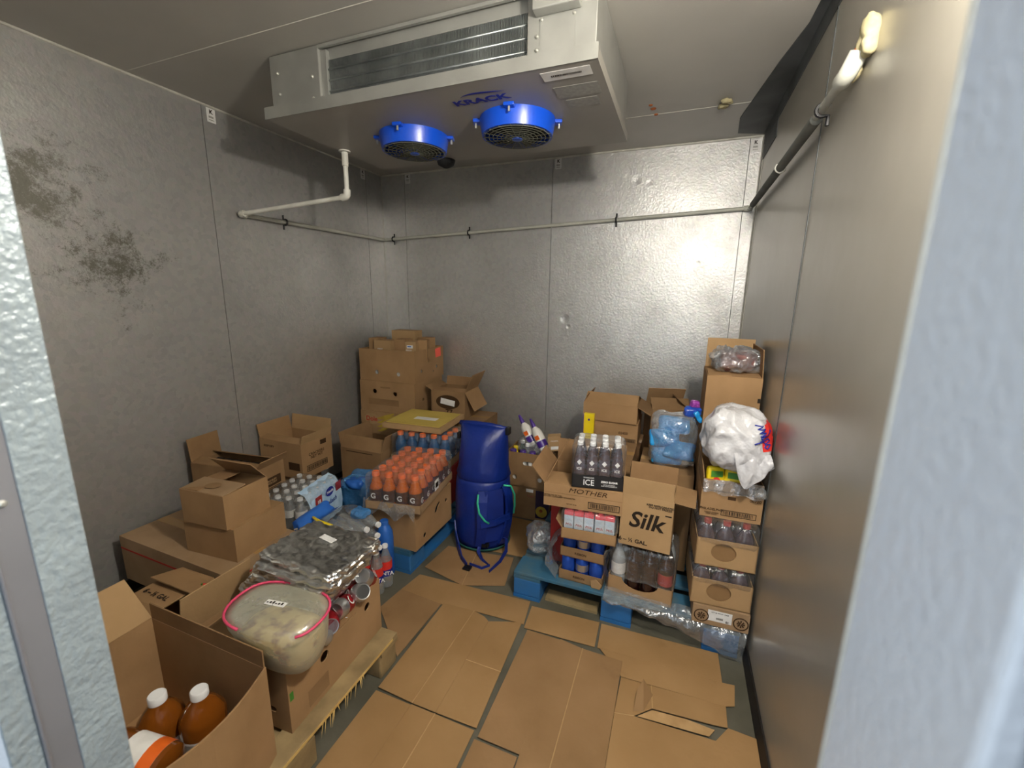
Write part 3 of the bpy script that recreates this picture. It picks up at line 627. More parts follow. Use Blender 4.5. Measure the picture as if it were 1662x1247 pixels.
def tray(root, a, b, h, m, cut=None, z=0, name='tray', th=.004):
    mb = MB().box(0, a, 0, b, z, z+th).box(0, th, 0, b, z, z+h).box(a-th, a, 0, b, z, z+h).box(0, a, b-th, b, z, z+h)
    if cut:
        cw, cd = cut; top = [(a, h)] + [(a/2+cw/2*math.cos(PI*k/10), h-cd*math.sin(PI*k/10)) for k in range(11)] + [(0, h)]
        mb.plate([(0, 0), (a, 0)]+top, [], th, Matrix.Translation((0, th/2, z)) @ Matrix.Rotation(PI/2, 4, 'X'))
    else: mb.box(0, a, 0, th, z, z+h)
    return mb.build(name, M[m], root)
def wrap(root, a, b, z0, z1, m='film', amp=.004, seed=0, n=12, grow=.004, r=.02, sc=16, fold=.6):
    return shell((a+2*grow, b+2*grow, z1-z0), r, n, amp, sc, seed, fold).build('plastic_wrap', M[m], root, (a/2, b/2, z0), smooth=True)

# ---- right pallet, front row
ZP = .1445
can_mesh = (MB().lathe([(.024, 0), (.032, .008), (.033, .012), (.033, .108), (.027, .119)], 14).mesh('can', M['canblue'], 'auto'),
            MB().lathe([(.027, .119), (.0275, .122), (.0245, .1215), (.0235, .119)], 14).mesh('can_lid', M['cansilver'], 'auto'))
can_band = MB().lathe([(.0333, .05), (.0333, .085)], 14, cap=False).mesh('label', M['cansilver'], 'auto')
def can_tray(z, x, label, torn):
    r = empty('can_tray', (x, 1.815, z), math.radians(-1.5), label, 'drink cans', 'trays of blue cans')
    tray(r, .212, .28, .05, 'cb3'); cs = grid(r, can_mesh, 3, 4, .068, .068, .038, .038, .005, 'can', 'can_lid', .001)
    for k, c in enumerate(cs):
        if k % 2: inst('label', can_band, c)
    letter(r, 'y0', 'BLUE RIBBON'[5:], .10, .025, .016, 'print_brown', bold=.01)
    if torn: MB().poly([(0, 0), (.042, .006), (.05, .03), (.02, .05), (-.006, .035)], -.002, .002).build('torn_flap', M['cb2'], r, (.165, -.008, -.0), (PI/2, 0, -.2))
    return r
can_tray(ZP, -.447, 'lower tray of blue cans on the right pallet, torn corner', True)
can_tray(ZP+.126, -.444, 'upper tray of blue cans under the pink-capped drink cartons', False)
fw = empty('loose_film', (-.34, 1.93, ZP), 0, 'loose clear film bulging around the blue can trays', 'plastic film')
MB().add(*(lambda pts: ([p for p in pts], [(i*7+j, i*7+j+1, (i+1)*7+j+1, (i+1)*7+j) for i in range(8) for j in range(6)]))(
    [(-.115-.055*math.sin(PI*j/6)*(1-.3*math.sin(i*1.3))-.01*math.sin(i*2.1+j), -.135+.03*i+.008*math.sin(j*2), .002+.036*j) for i in range(9) for j in range(7)])).build('film', M['film_thick'], fw, smooth=True)
MB().add(*(lambda pts: ([p for p in pts], [(i*6+j, i*6+j+1, (i+1)*6+j+1, (i+1)*6+j) for i in range(7) for j in range(5)]))(
    [(.112+.02*math.sin(i*1.1+j)+.01*j*.3, -.135+.02*i, .01+.04*j) for i in range(8) for j in range(6)])).build('film', M['film'], fw, smooth=True)
# pink-capped cartons
sk = empty('drink_carton_pack', (-.43, 1.76, .398), math.radians(4), 'cut-open tray of pink-topped white and blue drink cartons', 'drink cartons')
tray(sk, .25, .20, .052, 'cb', None); flap(sk, 'x0', .25, .20, .05, .05, 35, 'cb')
cm = MB().box(-.021, .021, -.021, .021, 0, .108).mesh('carton', M['carton']); ct = MB().box(-.0212, .0212, -.0212, .0212, .108, .128).box(-.006, .012, -.010, .010, .128, .138).mesh('carton_top', M['pinkcap'])
cl = MB().box(-.012, .012, -.0216, -.0211, .02, .075).mesh('label', M['pinkcap']); rnd = random.Random(9)
for j in range(4):
    for i in range(5):
        o = inst('carton', cm, sk, (.032+i*.0465, .032+j*.0455, .005+.002*j), (0, 0, rnd.uniform(-.08, .08))); inst('carton_top', ct, o)
        inst('lettering', text_mesh('Milk', .018, M['print_red'], shear=.2), o, (0, -.0222, .062), (PI/2, 0, 0))
        MB().box(-.018, .018, -.0215, -.0211, .022, .04).build('label', M['white'], o)
wrap(sk, .25, .20, .05, .142, 'film', .003, 5)
# handwritten-on carton and the sparkling water pack
mo = carton('cardboard_box', (-.52, 1.765, .545), 4, .355, .30, .108, 'cb', 'open tan box with handwriting on its front, under the black bottle tray', closed=False,
            flaps=(('y0', .13, -88), ('x0', .10, 40, 'cbin'), ('y1', .12, 5, 'cbin')))
letter(mo, 'y0', 'MOTHER', .20, .088, .032, 'print_brown', shear=.25, sx=1.35, name='handwriting'); barcode(mo, 'y0', .275, .03, .14, .032, seed=3)
letter(mo, 'y0', 'DISTRIBUTED BY THE\nGROCERY COMPANY', .04, .05, .009, 'print_brown'); letter(mo, 'y0', 'KEEP REFRIGERATED', .11, .048, .008, 'print_brown')
letter(mo, 'y0', 'NET WT. 10 LB', .13, .02, .007, 'print_brown'); MB().box(0, .355, -.0006, .0, .066, .0675).build('fold_line', M['cb3'], mo)
flap(mo, 'x0', .355, .30, .108, .14, -25, 'cb3')
ic = empty('bottle_pack', (-.392, 1.768, .657), math.radians(9), 'shrink-wrapped grey sparkling water bottles in a black tray', 'bottle pack')
tray(ic, .226, .17, .062, 'blackcard')
sm = bottle_meshes(.205, .0265, 'grape', 'petcap', capr=.0135, caph=.016, waist=False, sh=.6)
for k, o in enumerate(grid(ic, sm, 4, 3, .0545, .054, .031, .03, .004, jit=.001)):
    if k < 4:
        inst('lettering', text_mesh('ICE', .016, M['print_white'], bold=.02), o, (0, 0, 0)).matrix_local = Matrix.Rotation(-o.rotation_euler.z, 4, 'Z') @ Matrix.Translation((0, -.0275, .085)) @ Matrix.Rotation(PI/2, 4, 'X')
        d = MB().poly([(0, -.013), (.011, 0), (0, .013), (-.011, 0)], -.0003, .0003); d.build('logo', M['print_white'], o).matrix_local = Matrix.Rotation(-o.rotation_euler.z, 4, 'Z') @ Matrix.Translation((0, -.0272, .115)) @ Matrix.Rotation(PI/2, 4, 'X')
letter(ic, 'y0', 'ICE', .075, .026, .038, 'print_white', bold=.01, sx=.9); letter(ic, 'y0', 'SPARKLING', .075, .05, .009, 'print_white'); letter(ic, 'y0', 'ZERO SUGAR', .165, .036, .012, 'print_white', bold=.04)
letter(ic, 'y0', 'WITH VITAMINS\nAND ANTIOXIDANTS', .165, .020, .007, 'print_white')
wrap(ic, .226, .17, .05, .208, 'film', .004, 7, r=.025)
# dark soda pack and the tall milk carton case
so = empty('bottle_pack', (-.21, 1.818, ZP), math.radians(-3.9), 'wrapped soda bottles in a notched tan tray at the pallet front', 'bottle pack')
tray(so, .285, .23, .082, 'cb', (.16, .045)); MB().box(.01, .275, .06, .064, .005, .07).build('inner_board', M['cb3'], so)
s1 = bottle_meshes(.25, .033, 'cola', 'black', capr=.0145); s2 = bottle_meshes(.25, .033, 'lemon', 'petcap', capr=.0145)
lab = MB().lathe([(.0335, .085), (.0335, .14)], 14, cap=False).mesh('label', M['white'], 'auto'); lab2 = MB().lathe([(.0335, .085), (.0335, .14)], 14, cap=False).mesh('label', M['redlabel'], 'auto')
for j in range(3):
    for i in range(4):
        me = s2 if i == 0 or j == 2 else s1; o = inst('bottle', me[0], so, (.038+i*.0695, .04+j*.07, .005)); inst('cap', me[1], o); 
        if j == 0 and i in (0, 3): inst('label', lab if i == 0 else lab2, o)
wrap(so, .285, .23, .07, .255, 'film', .006, 8, r=.03)
si = carton('cardboard_box', (-.172, 1.802, .409), -3.5, .219, .19, .243, 'cb2', 'tan milk case with large dark script lettering on its front', flaps=(('y0', .082, 4, 'cb2'), ('x1', .085, 95, 'cb'), ('y1', .08, 15, 'cbin')))
letter(si, 'y0', 'Silk', .108, .128, .105, 'print_black', bold=.022, shear=.22); letter(si, 'y0', '6 – ½ GAL.', .062, .026, .026, 'print_black', bold=.02)
letter(si, 'y0', 'KEEP REFRIGERATED\nDO NOT FREEZE', .165, .208, .0125, 'print_black', bold=.02); decal(si, 'y0', .20, .176, .026, .006, 'print_black', name='print_mark')
for k in range(2):
    c = MB().box(0, .085, 0, .075, 0, .225).build('milk_carton', M['white'], None, (-.155+k*.095, 1.83-.006*k, .415), (0, 0, math.radians(-3.5)))
    tag(c, 'white carton top inside the tan milk case, %s one' % ('left' if k == 0 else 'right'), 'carton', 'cartons in the milk case')
    MB().box(.01, .075, .02, .055, .225, .24).build('carton_ridge', M['blackcard'], c)
# right-hand stack
def emblem(root, u, v):
    e = empty('emblem', (u, -.0012, v)); e.parent = root; e.rotation_euler = (PI/2, 0, 0)
    mb = MB().tube([(.027*math.cos(2*PI*k/28), .027*math.sin(2*PI*k/28), 0) for k in range(28)], .0022, 4, closed=True)
    for k in range(8): a = 2*PI*k/8; mb.tube([(.003*math.cos(a), .003*math.sin(a), 0), (.015*math.cos(a), .015*math.sin(a), 0)], [.001, .0034], 5)
    me = mb.mesh('emblem', M['print_brown']); e2 = inst('emblem', me, root, (u, -.0012, v), (PI/2, 0, 0)); bpy.data.objects.remove(e)
c1 = carton('bottle_case', (.158, 1.757, ZP), 1.4, .216, .30, .082, 'cb4', 'bottom case of the right stack with white label and round flower marks', closed=True, tape=False, cat='case')
emblem(c1, .035, .038); emblem(c1, .185, .038); sb = decal(c1, 'y0', .105, .048, .092, .05, 'white'); 
letter(c1, 'y0', '01', .135, .030, .013, 'print_black', e=.0018, bold=.03); barcode(c1, 'y0', .105, .038, .03, .014, seed=8, frame=False); letter(c1, 'y0', 'LOT 22  PN 04   CASE', .105, .064, .007, 'print_black', e=.0018)
def bcase(z, x, y, yaw, a, th, top, label, seed):
    r = empty('bottle_case', (x, y, z), math.radians(yaw), label, 'case', 'wrapped bottle cases with oval windows')
    mb = MB().box(0, a, 0, .28, 0, .004).box(0, .004, 0, .28, 0, th).box(a-.004, a, 0, .28, 0, th).box(0, a, .276, .28, 0, th)
    mb.plate([(0, 0), (a, 0), (a, th), (0, th)], [circ(a*.46, th*.56, .047, 24, .041)], .004, Matrix.Translation((0, .002, 0)) @ Matrix.Rotation(PI/2, 4, 'X'))
    mb.build('tray', M['cb2'], r); MB().box(.01, a-.01, .008, .012, .004, th-.006).build('inner_board', M['floorcb2'], r)
    bm_ = bottle_meshes(top-.006, .036, 'grape', 'redlabel', capr=.015)
    for j in range(3):
        for i in range(3): o = inst('bottle', bm_[0], r, (.042+i*.073, .055+j*.075, .004)); inst('cap', bm_[1], o)
    wrap(r, a, .28, th*.75, top+.004, 'film', .004, seed, r=.02, grow=.003); return r
bcase(.232, .143, 1.762, 3, .230, .118, .17, 'middle wrapped case of the right stack, oval window low', 2)
bcase(.408, .145, 1.772, 3, .228, .122, .19, 'upper wrapped case of the right stack under the lettered box', 3)
ph = carton('cardboard_box', (.147, 1.825, .603), 1.2, .228, .30, .112, 'cb', 'tan box with black lettering and bar frame below the yellow packs', closed=True, tape=False)
letter(ph, 'y0', 'PHILADELPHIA', .045, .035, .014, 'print_brown', bold=.02); letter(ph, 'y0', '00720', .20, .097, .017, 'print_brown'); barcode(ph, 'y0', .145, .028, .13, .026, seed=4); letter(ph, 'y0', 'CREAM CHEESE\nKEEP COLD', .045, .017, .008, 'print_brown')
decal(ph, 'y0', .115, .095, .03, .014, 'print_brown', name='print_mark')
pt = empty('packet_tray', (.150, 1.83, .7195), math.radians(1.2), 'low open tan tray on the lettered box, wrapped in film', 'tray')
tray(pt, .222, .28, .048, 'cb'); letter(pt, 'y0', '100% PURE', .16, .03, .012, 'print_brown'); letter(pt, 'y0', 'MOTT', .06, .026, .016, 'print_brown', shear=.1)
flap(pt, 'x0', .222, .28, .048, .06, 10, 'cb3')
MB().add(*(lambda n: ([(.222*i/n, -.006-.006*math.sin(i*1.7)-.004*j, .05-.018*j-.006*math.sin(i*.9+j)) for i in range(n+1) for j in range(4)], [(i*4+j, i*4+j+1, i*4+j+5, i*4+j+4) for i in range(n) for j in range(3)]))(14)).build('plastic_wrap', M['film_thick'], pt, smooth=True)
shell((.045, .06, .035), .014, 6, .008, 30, 2, .5).build('film_bunch', M['film_thick'], pt, (.205, -.015, .005), smooth=True)
for k, (x, rz, lb) in enumerate(((.195, .25, 'yellow and green packet leaning in the wrapped tray, left one'), (.262, -.05, 'yellow packet with green label under the white shopping bag'))):
    y = empty('snack_packet', (x, 1.853+.003*k, .7245), rz, lb, 'packet', 'yellow packets in the tray'); y.rotation_euler.x = -.12
    shell((.07, .03, .09), .012, 6, .003, 25, k).build('packet_body', M['yellow'], y, smooth=True)
    MB().box(-.022, .024, -.0186, -.0178, .05, .075).build('green_patch', M['green'], y)
    if k == 0: MB().lathe([(.018, 0), (.018, .001)], 16).build('red_patch', M['brightred'], y, (0, -.018, .03), (PI/2, 0, 0)); inst('lettering', text_mesh('2', .022, M['print_white'], bold=.03), y, (0, -.0195, .03), (PI/2, 0, 0))
gb = empty('shopping_bag', (.258, 1.905, .822), 0, 'full white plastic shopping bag with blue script print, top of the right stack', 'bag')
bagm = shell((.242, .27, .235), .085, 28, .014, 9, 4, 1.2); bagm.build('bag_body', M['grocery'], gb, smooth=True)
def bag_print(name, test, m, off=.0015):
    mb = MB(); c = Vector((0, 0, .12))
    for f in bagm.f:
        p = [Vector(bagm.v[i]) for i in f]
        if all(test(q) for q in p): mb.add([q+(q-c).normalized()*off for q in p], [tuple(range(len(p)))])
    mb.build(name, M[m], gb, smooth=True)
bag_print('red_print', lambda q: q.y < -.02 and q.x > .075 and .10 < q.z < .21, 'brightred')
MB().add(*(lambda pts: ([p for p in pts], [(i*7+j, i*7+j+1, (i+1)*7+j+1, (i+1)*7+j) for i in range(12) for j in range(6)]))(
    [(-.02+.0105*i+.003*j, -.128-.022*math.sin(PI*j/9)-.008*math.sin(i*1.1+j*.7), .10-.024*j*(.35+.65*math.sin(PI*min(1, (i+1)/11)))-.01*math.sin(i*.8)) for i in range(13) for j in range(7)])).build('bag_skirt', M['grocery'], gb, smooth=True)
bmn_, bmx_ = 0, 0
def on_bag(u, v):
    # nearest bag vertex on the door side, so that the lettering lies on the plastic
    best = min((q for q in bagm.v if q[1] < -.03), key=lambda q: (q[0]-u)**2+(q[2]-v)**2); return (u, best[1]-.003, v)
sc_ = MB()
for path in ([(0, 0), (.012, .03), (.016, .004), (.03, .034), (.034, .006), (.046, .032), (.052, .004)], [(.052, .004), (.066, .05), (.058, .054), (.062, .004), (.074, .008)], [(.074, -.03), (.082, .03), (.096, .034), (.098, .012), (.084, .006)], [(.112, .03), (.102, .018), (.11, .004), (.122, .014), (.112, .03)]):
    q_ = []
    for k in range(len(path)-1):
        for t in (0, .34, .67): q_.append((path[k][0]+(path[k+1][0]-path[k][0])*t, path[k][1]+(path[k+1][1]-path[k][1])*t))
    q_.append(path[-1]); ca, sa = math.cos(-1.15), math.sin(-1.15)
    sc_.tube([on_bag(.045+.85*(x*ca-y*sa), .205+.85*(x*sa+y*ca)) for x, y in q_], .0026, 6)
sc_.build('script_print', M['print_blue'], gb)
# tall box by the right wall with a bag on top
carton('cardboard_box', (.142, 2.14, ZP), 0, .232, .31, .57, 'cb3', 'tall brown carton standing between the stacks, below the box with tall flaps', closed=True)
tb = carton('cardboard_box', (.142, 2.14, .719), 0, .228, .31, .43, 'cb', 'tall tan box with raised flaps against the right wall', flaps=(('y1', .15, 0, 'cb2'), ('x1', .13, -4, 'cbin'), ('y0', .14, -86, 'cb'), ('x0', .10, -87, 'cb')))
decal(tb, 'y0', .222, .33, .012, .02, 'print_black', name='print_mark')
mbag = empty('clear_bag', (.27, 2.275, 1.157), .2, 'knotted clear bag of dark food on the tall box', 'bag')
shell((.17, .15, .10), .045, 12, .012, 14, 2, .8).build('contents', M['meat'], mbag, (0, 0, .004), smooth=True)
shell((.195, .17, .115), .05, 22, .016, 20, 5, 1.3).build('bag_film', M['film_thick'], mbag, smooth=True)
shell((.05, .04, .03), .014, 6, .008, 30, 5, 1).build('bag_knot', M['bag_clear'], mbag, (-.10, -.02, .065), (0, -.4, 0), smooth=True)
# packets in clear bag on a carton
carton('cardboard_box', (-.13, 2.10, ZP), 0, .26, .34, .51, 'cb3', 'brown carton behind the milk case, under the bag of blue packets', closed=True)
wbg = empty('clear_bag', (.02, 2.22, .659), 0, 'clear bag full of bright blue packets beside the tall box', 'bag')
for k, (x, y, z, rx, rz) in enumerate(((-.02, -.03, .01, -.3, .1), (.03, -.05, .05, -.5, -.2), (-.04, -.02, .10, -.2, .4), (.0, .03, .16, .1, 0))):
    shell((.15, .035, .09), .014, 8, .006, 20, k).build('blue_packet', M['cyan'], wbg, (x, y, z), (rx, 0, rz), smooth=True)
shell((.22, .17, .275), .06, 16, .014, 10, 9, 1).build('bag_film', M['film_thick'], wbg, (0, 0, 0), smooth=True)
cb_ = empty('candy_bag', (.095, 2.20, .93), .3, 'small navy and purple packet lying on the bag of blue packets', 'packet')
shell((.085, .05, .05), .018, 8, .006, 30, 2, .6).build('packet_body', M['navy'], cb_, smooth=True); shell((.045, .04, .035), .012, 6, .006, 30, 4, .6).build('packet_top', M['magenta'], cb_, (.012, 0, .045), smooth=True)
shell((.025, .02, .06), .008, 6, .006, 30, 4, .6).build('packet_tail', M['cyan'], cb_, (.04, -.03, -.02), (0, -.6, 0), smooth=True)
# boxes at the back of the right pallet
carton('cardboard_box', (-.52, 2.56, ZP), 0, .36, .30, .45, 'cb3', 'brown carton at the bottom of the stack before the back wall', closed=True)
lb = carton('cardboard_box', (-.508, 2.56, .599), 0, .33, .26, .148, 'cb', 'tan carton with small printed number, second in the stack by the back wall', closed=True, tape=False)
letter(lb, 'y0', '02450', .245, .085, .022, 'print_brown', bold=.02); barcode(lb, 'y0', .285, .04, .07, .028, seed=11)
ub = carton('cardboard_box', (-.512, 2.55, .752), -1, .325, .25, .108, 'cb', 'half-open tan box on top of the stack by the back wall', flaps=(('y0', .10, -60, 'cb'), ('y1', .12, -72, 'cb3'), ('x1', .09, 120, 'cb3'), ('x0', .05, -20, 'cbin')))
ob = empty('snack_packet', (-.36, 2.64, .85), .05, 'orange packet with white label in the half-open box by the back wall', 'packet')
shell((.15, .05, .035), .012, 6, .003, 30, 3).build('packet_body', M['orange'], ob, smooth=True); MB().box(-.06, .02, -.0268, -.026, .008, .03).build('label', M['white'], ob)
carton('cardboard_box', (-.125, 2.72, ZP), 0, .26, .26, .27, 'cb3', 'brown carton under the crumpled box by the back wall', closed=True)
cr = carton('cardboard_box', (-.115, 2.70, .418), 14, .24, .22, .40, 'cb3', 'crumpled brown box standing behind the half-open box', flaps=(('y0', .10, -55, 'cb3'), ('y1', .12, -30, 'cb'), ('x1', .10, -50, 'cb3')))
yb = empty('slim_carton', (-.455, 2.46, .66), .0, 'slim yellow and purple carton upright behind the sparkling water pack', 'carton')
MB().box(-.03, .03, -.015, .015, 0, .155).build('carton_body', M['yellow'], yb); MB().box(-.034, -.0301, -.0155, .0155, 0, .15).build('side_panel', M['purple'], yb)
decal(yb, 'y0', .0, .12, .012, .012, 'purple', e=.016, name='print_mark')
carton('cardboard_box', (-.53, 2.12, ZP), 0, .36, .36, .51, 'cb3', 'brown carton hidden behind the handwritten box', closed=True)
rb = carton('red_box', (-.53, 1.94, ZP), 0, .085, .16, .395, 'redbox', 'narrow red box under the handwritten carton', closed=True, tape=False)
pb = empty('clear_bag', (-.60, 2.02, ZP), .3, 'empty crumpled clear bag at the left edge of the right pallet', 'bag')
shell((.16, .17, .13), .055, 14, .016, 12, 6, 1).build('bag_film', M['bag_clear'], pb, smooth=True)
# film hanging off the pallet front
hf = empty('loose_film', (0, 1.765, .02), 0, 'long clear film hanging off the front of the right pallet', 'plastic film'); N, K = 26, 7; vs = []
for i in range(N+1):
    t = i/N; x = -.22+.60*t; drop = .02+.145*t**1.6
    for j in range(K+1):
        s = j/K; vs.append((min(x, .374-.012*s), .05-.055*min(1, s*3)-.018*math.sin(s*PI)*(1+.5*math.sin(i*.9))-.006*math.sin(i*1.7+j), .132-drop*max(0, s-.15)/.85+.012*(1-min(1, s*5))+.004*math.sin(i*1.3+j*2)))
MB().add(vs, [(i*(K+1)+j, i*(K+1)+j+1, (i+1)*(K+1)+j+1, (i+1)*(K+1)+j) for i in range(N) for j in range(K)]).build('film', M['film_thick'], hf, smooth=True)

# ---- banana boxes with the purple-capped bottles
bx = dict(y0=[slot(.15, .165, .07, .028), circ(.06, .06, .016), circ(.235, .06, .016)])
carton('banana_box', (-1.005, 2.525, .0), 1, .30, .38, .237, 'cb3', 'brown fruit box with dark fruit picture below the sauce bottle box', closed=False)
pn = bpy.data.objects['banana_box']; decal(pn, 'y0', .25, .12, .095, .20, 'darkprint', name='dark_print'); MB().lathe([(.04, 0), (.04, .001)], 20).build('fruit_print', M['banana'], pn, (.245, -.0012, .07), (PI/2, 0, 0)); MB().lathe([(.012, 0), (.012, .001)], 14).build('fruit_print', M['copper'], pn, (.243, -.0025, .078), (PI/2, 0, 0))
decal(pn, 'y0', .16, .21, .05, .022, 'white'); letter(pn, 'y0', 'Fresh', .165, .17, .02, 'redlabel', shear=.2)
sbx = carton('banana_box', (-1.01, 2.51, .240), 1.5, .30, .38, .237, 'cb3', 'brown box with oval hand hole full of purple-capped bottles', holes=bx)
def purple_bottle(loc, rot, label):
    r = empty('sauce_bottle', loc, 0, label, 'bottle', 'purple-capped bottles', rot)
    MB().lathe([(.024, 0), (.033, .006), (.035, .02), (.035, .13), (.03, .15), (.016, .17), (.013, .178)], 16).build('bottle_body', M['bottlewhite'], r, smooth='auto')
    MB().lathe([(.015, .176), (.014, .20), (.008, .235), (.005, .24)], 14).build('cap', M['purple'], r, smooth='auto')
    MB().lathe([(.0354, .035), (.0354, .12)], 16, cap=False).build('label', M['bottlewhite'], r, smooth=True)
    MB().lathe([(.0358, .03), (.0358, .075)], 16, cap=False).build('purple_band', M['purple'], r, smooth=True); MB().box(-.015, .015, -.037, -.0355, .085, .115).build('picture', M['juicelabel'], r)
purple_bottle((-.77, 2.62, .475), (math.radians(-10), math.radians(-33), 0), 'white bottle with purple cap lying slanted, right of the pair')
purple_bottle((-.86, 2.66, .485), (math.radians(-10), math.radians(-35), 0), 'white bottle with purple cap lying slanted, left of the pair')
for k in range(4):
    r = empty('sauce_bottle', (-.975+.068*k, 2.55, .27), 0, 'upright purple-capped bottle in the brown box, ' + ('leftmost', 'second from the left', 'third from the left', 'rightmost')[k] + ' of the front row', 'bottle', 'upright purple-capped bottles')
    MB().lathe([(.028, 0), (.03, .01), (.03, .14), (.018, .175), (.018, .185)], 14).build('bottle_body', M['bottlewhite'], r, smooth='auto'); MB().lathe([(.022, .178), (.022, .208), (.019, .212)], 14).build('cap', M['purple'], r, smooth='auto')
for k, (x, y, m, cm_, lb_) in enumerate(((-.955, 2.68, 'greenglass', 'petcap', 'green glass bottle with white cap in the brown box'), (-.90, 2.63, 'pet', 'petcap', 'clear bottle with white cap beside the green bottle'), (-.985, 2.62, 'yellow', 'yellow', 'small yellow bottle at the left edge of the brown box'))):
    r = empty('sauce_bottle', (x, y, .28), 0, lb_, 'bottle'); me = bottle_meshes(.225 if k < 2 else .20, .028, m, cm_, waist=False); inst('bottle_body', me[0], r); inst('cap', me[1], r)
shell((.24, .16, .10), .04, 12, .012, 14, 4, 1).build('clear_bag', M['bag_clear'], None, (-.87, 2.70, .43), smooth=True)
tag(bpy.data.objects['clear_bag.004'] if 'clear_bag.004' in bpy.data.objects else [o for o in COL.objects if o.name.startswith('clear_bag') and o.type == 'MESH'][0], 'crumpled clear plastic in the sauce bottle box', 'bag')
ss = carton('small_box', (-.74, 2.60, .482), 12, .085, .06, .10, 'cb2', 'small tan box with white label leaning beside the purple-capped bottles', closed=True, tape=False)
ss.rotation_euler.y = -.12; decal(ss, 'y0', .045, .022, .06, .022, 'white'); letter(ss, 'y0', 'ORGANIC', .042, .07, .011, 'print_white')

# ------------------------------------------------------------------ left blue pallet
ZL = .1445
bo = carton('banana_box', (-1.212, 1.725, ZL), 90, .385, .275, .236, 'cb', 'tan banana box with hand hole under the orange drink pack', holes=dict(y0=[[(.195, .13), (.22, .125), (.235, .15), (.255, .165), (.25, .18), (.225, .172), (.205, .155)], circ(.325, .15, .012), circ(.09, .05, .014)]))
MB().box(.01, .375, .02, .024, .01, .22).build('liner', M['fandark'], bo)
og = empty('bottle_pack', (-1.160, 1.705, .383), math.radians(99), 'shrink-wrapped pack of orange sports drinks with orange caps', 'bottle pack', 'sports drink packs')
tray(og, .462, .315, .045, 'cb4')
om = bottle_meshes(.19, .036, 'orange', 'orangecap', neck=.018, capr=.0205, caph=.022, sh=.58)
sl = MB().lathe([(.0366, .03), (.0366, .10)], 14, cap=False).mesh('label', M['labeldark'], 'auto')
gs = grid(og, om, 6, 4, .0755, .0755, .043, .045, .005, label=sl)
def face_letter(o, yaw, txt, size, z, r, m):
    """Lettering wrapped on the side of a bottle that looks along the pack's local direction yaw."""
    q = inst('lettering', text_mesh(txt, size, M[m], bold=.03), o)
    q.matrix_local = Matrix.Rotation(-o.rotation_euler.z+yaw, 4, 'Z') @ Matrix.Translation((0, -r, z)) @ Matrix.Rotation(PI/2, 4, 'X')
for i in range(6): face_letter(gs[i], 0, 'G', .04, .055, .0376, 'print_white')
for j in (0, 6, 12, 18): face_letter(gs[j], -PI/2, 'G', .04, .065, .0376, 'print_white')
wrap(og, .462, .315, .03, .196, 'film', .005, 3, r=.03, n=16)
decal(og, 'y0', .19, .085, .055, .06, 'white', e=.012); barcode(og, 'y0', .19, .085, .045, .045, seed=2, frame=False).location.y = -.0135
ow = empty('loose_film', (-1.33, 1.69, .37), 0, 'torn clear film hanging over the front of the orange drink tray', 'plastic film')
MB().add(*(lambda n: ([(-.17+.33*i/n, -.012-.008*math.sin(i*1.3)-.005*j, .062-.022*j*(1+.4*math.sin(i*.8))) for i in range(n+1) for j in range(4)], [(i*4+j, i*4+j+1, i*4+j+5, i*4+j+4) for i in range(n) for j in range(3)]))(16)).build('film', M['film_thick'], ow, smooth=True)
carton('red_box', (-1.30, 2.235, ZL), 92, .30, .42, .25, 'redbox', 'dark red box under the blue drink pack', closed=True, tape=False)
bg = empty('bottle_pack', (-1.306, 2.255, .399), math.radians(96), 'shrink-wrapped pack of blue sports drinks under the yellow envelope', 'bottle pack', 'sports drink packs')
tray(bg, .29, .42, .05, 'cb4'); bmn = bottle_meshes(.195, .038, 'bluedrink', 'orangecap', neck=.018, capr=.0205, caph=.022, sh=.62)
bs_ = grid(bg, bmn, 3, 5, .082, .081, .052, .048, .005)
for i in range(3): face_letter(bs_[i], 0, 'G', .04, .055, .039, 'print_white')
wrap(bg, .29, .42, .035, .2, 'film', .005, 11, r=.03, n=14)
lid = carton('box_lid', (-1.395, 2.305, .604), 94, .385, .44, .032, 'cb2', 'shallow tan lid holding a yellow envelope over the blue drinks', closed=True, tape=False, cat='tray')
en = MB().poly([(.02, .02), (.36, .02), (.372, .42), (.20, .432), (.02, .42)], 0, .004).build('envelope', M['envelope'], None, lid.location+Vector((0, 0, .0362)), lid.rotation_euler)
tag(en, 'wrinkled yellow envelope with a white address label', 'envelope'); MB().box(.14, .20, .11, .28, .0042, .0048).build('address_label', M['white'], en)
# corner stack of banana boxes
hy = dict(x0=[circ(.16, .07, .017), circ(.36, .065, .017)], y0=[circ(.10, .085, .013), slot(.20, .16, .05, .03), circ(.34, .09, .014), circ(.28, .06, .008)])
carton('cardboard_box', (-1.862, 2.715, ZL), 92, .44, .50, .174, 'cb3', 'brown carton at the foot of the corner stack', closed=True)
do = carton('banana_box', (-1.862, 2.70, .3195), 92, .45, .51, .248, 'cb', 'fruit box with banana picture and red band, third from the top in the corner stack', closed=True, tape=False)
letter(do, 'x0', 'Dole', .105, .185, .055, 'print_red', b=.51, bold=.02); decal(do, 'x0', .11, .185, 0, 0, 'cb2', b=.51, e=.0006, name='logo_oval', pts=circ(0, 0, .075, 24, .045)); decal(do, 'x0', .10, .03, .2, .06, 'print_red', b=.51, name='red_band')
for k in range(4):
    pts = [(.16+.0*k+.16*t/10, .02+.10*(t/10)**1.6*(1-.16*k)+.035*k) for t in range(11)]
    MB().tube([(p[0]-.02, p[1], 0) for p in pts], [.004+.013*math.sin(PI*t/10) for t in range(11)], 6).build('banana_print', M['banana'], do, (-.002, .51-.02, .07), (PI/2, 0, -PI/2)).scale = (1, 1, .06)
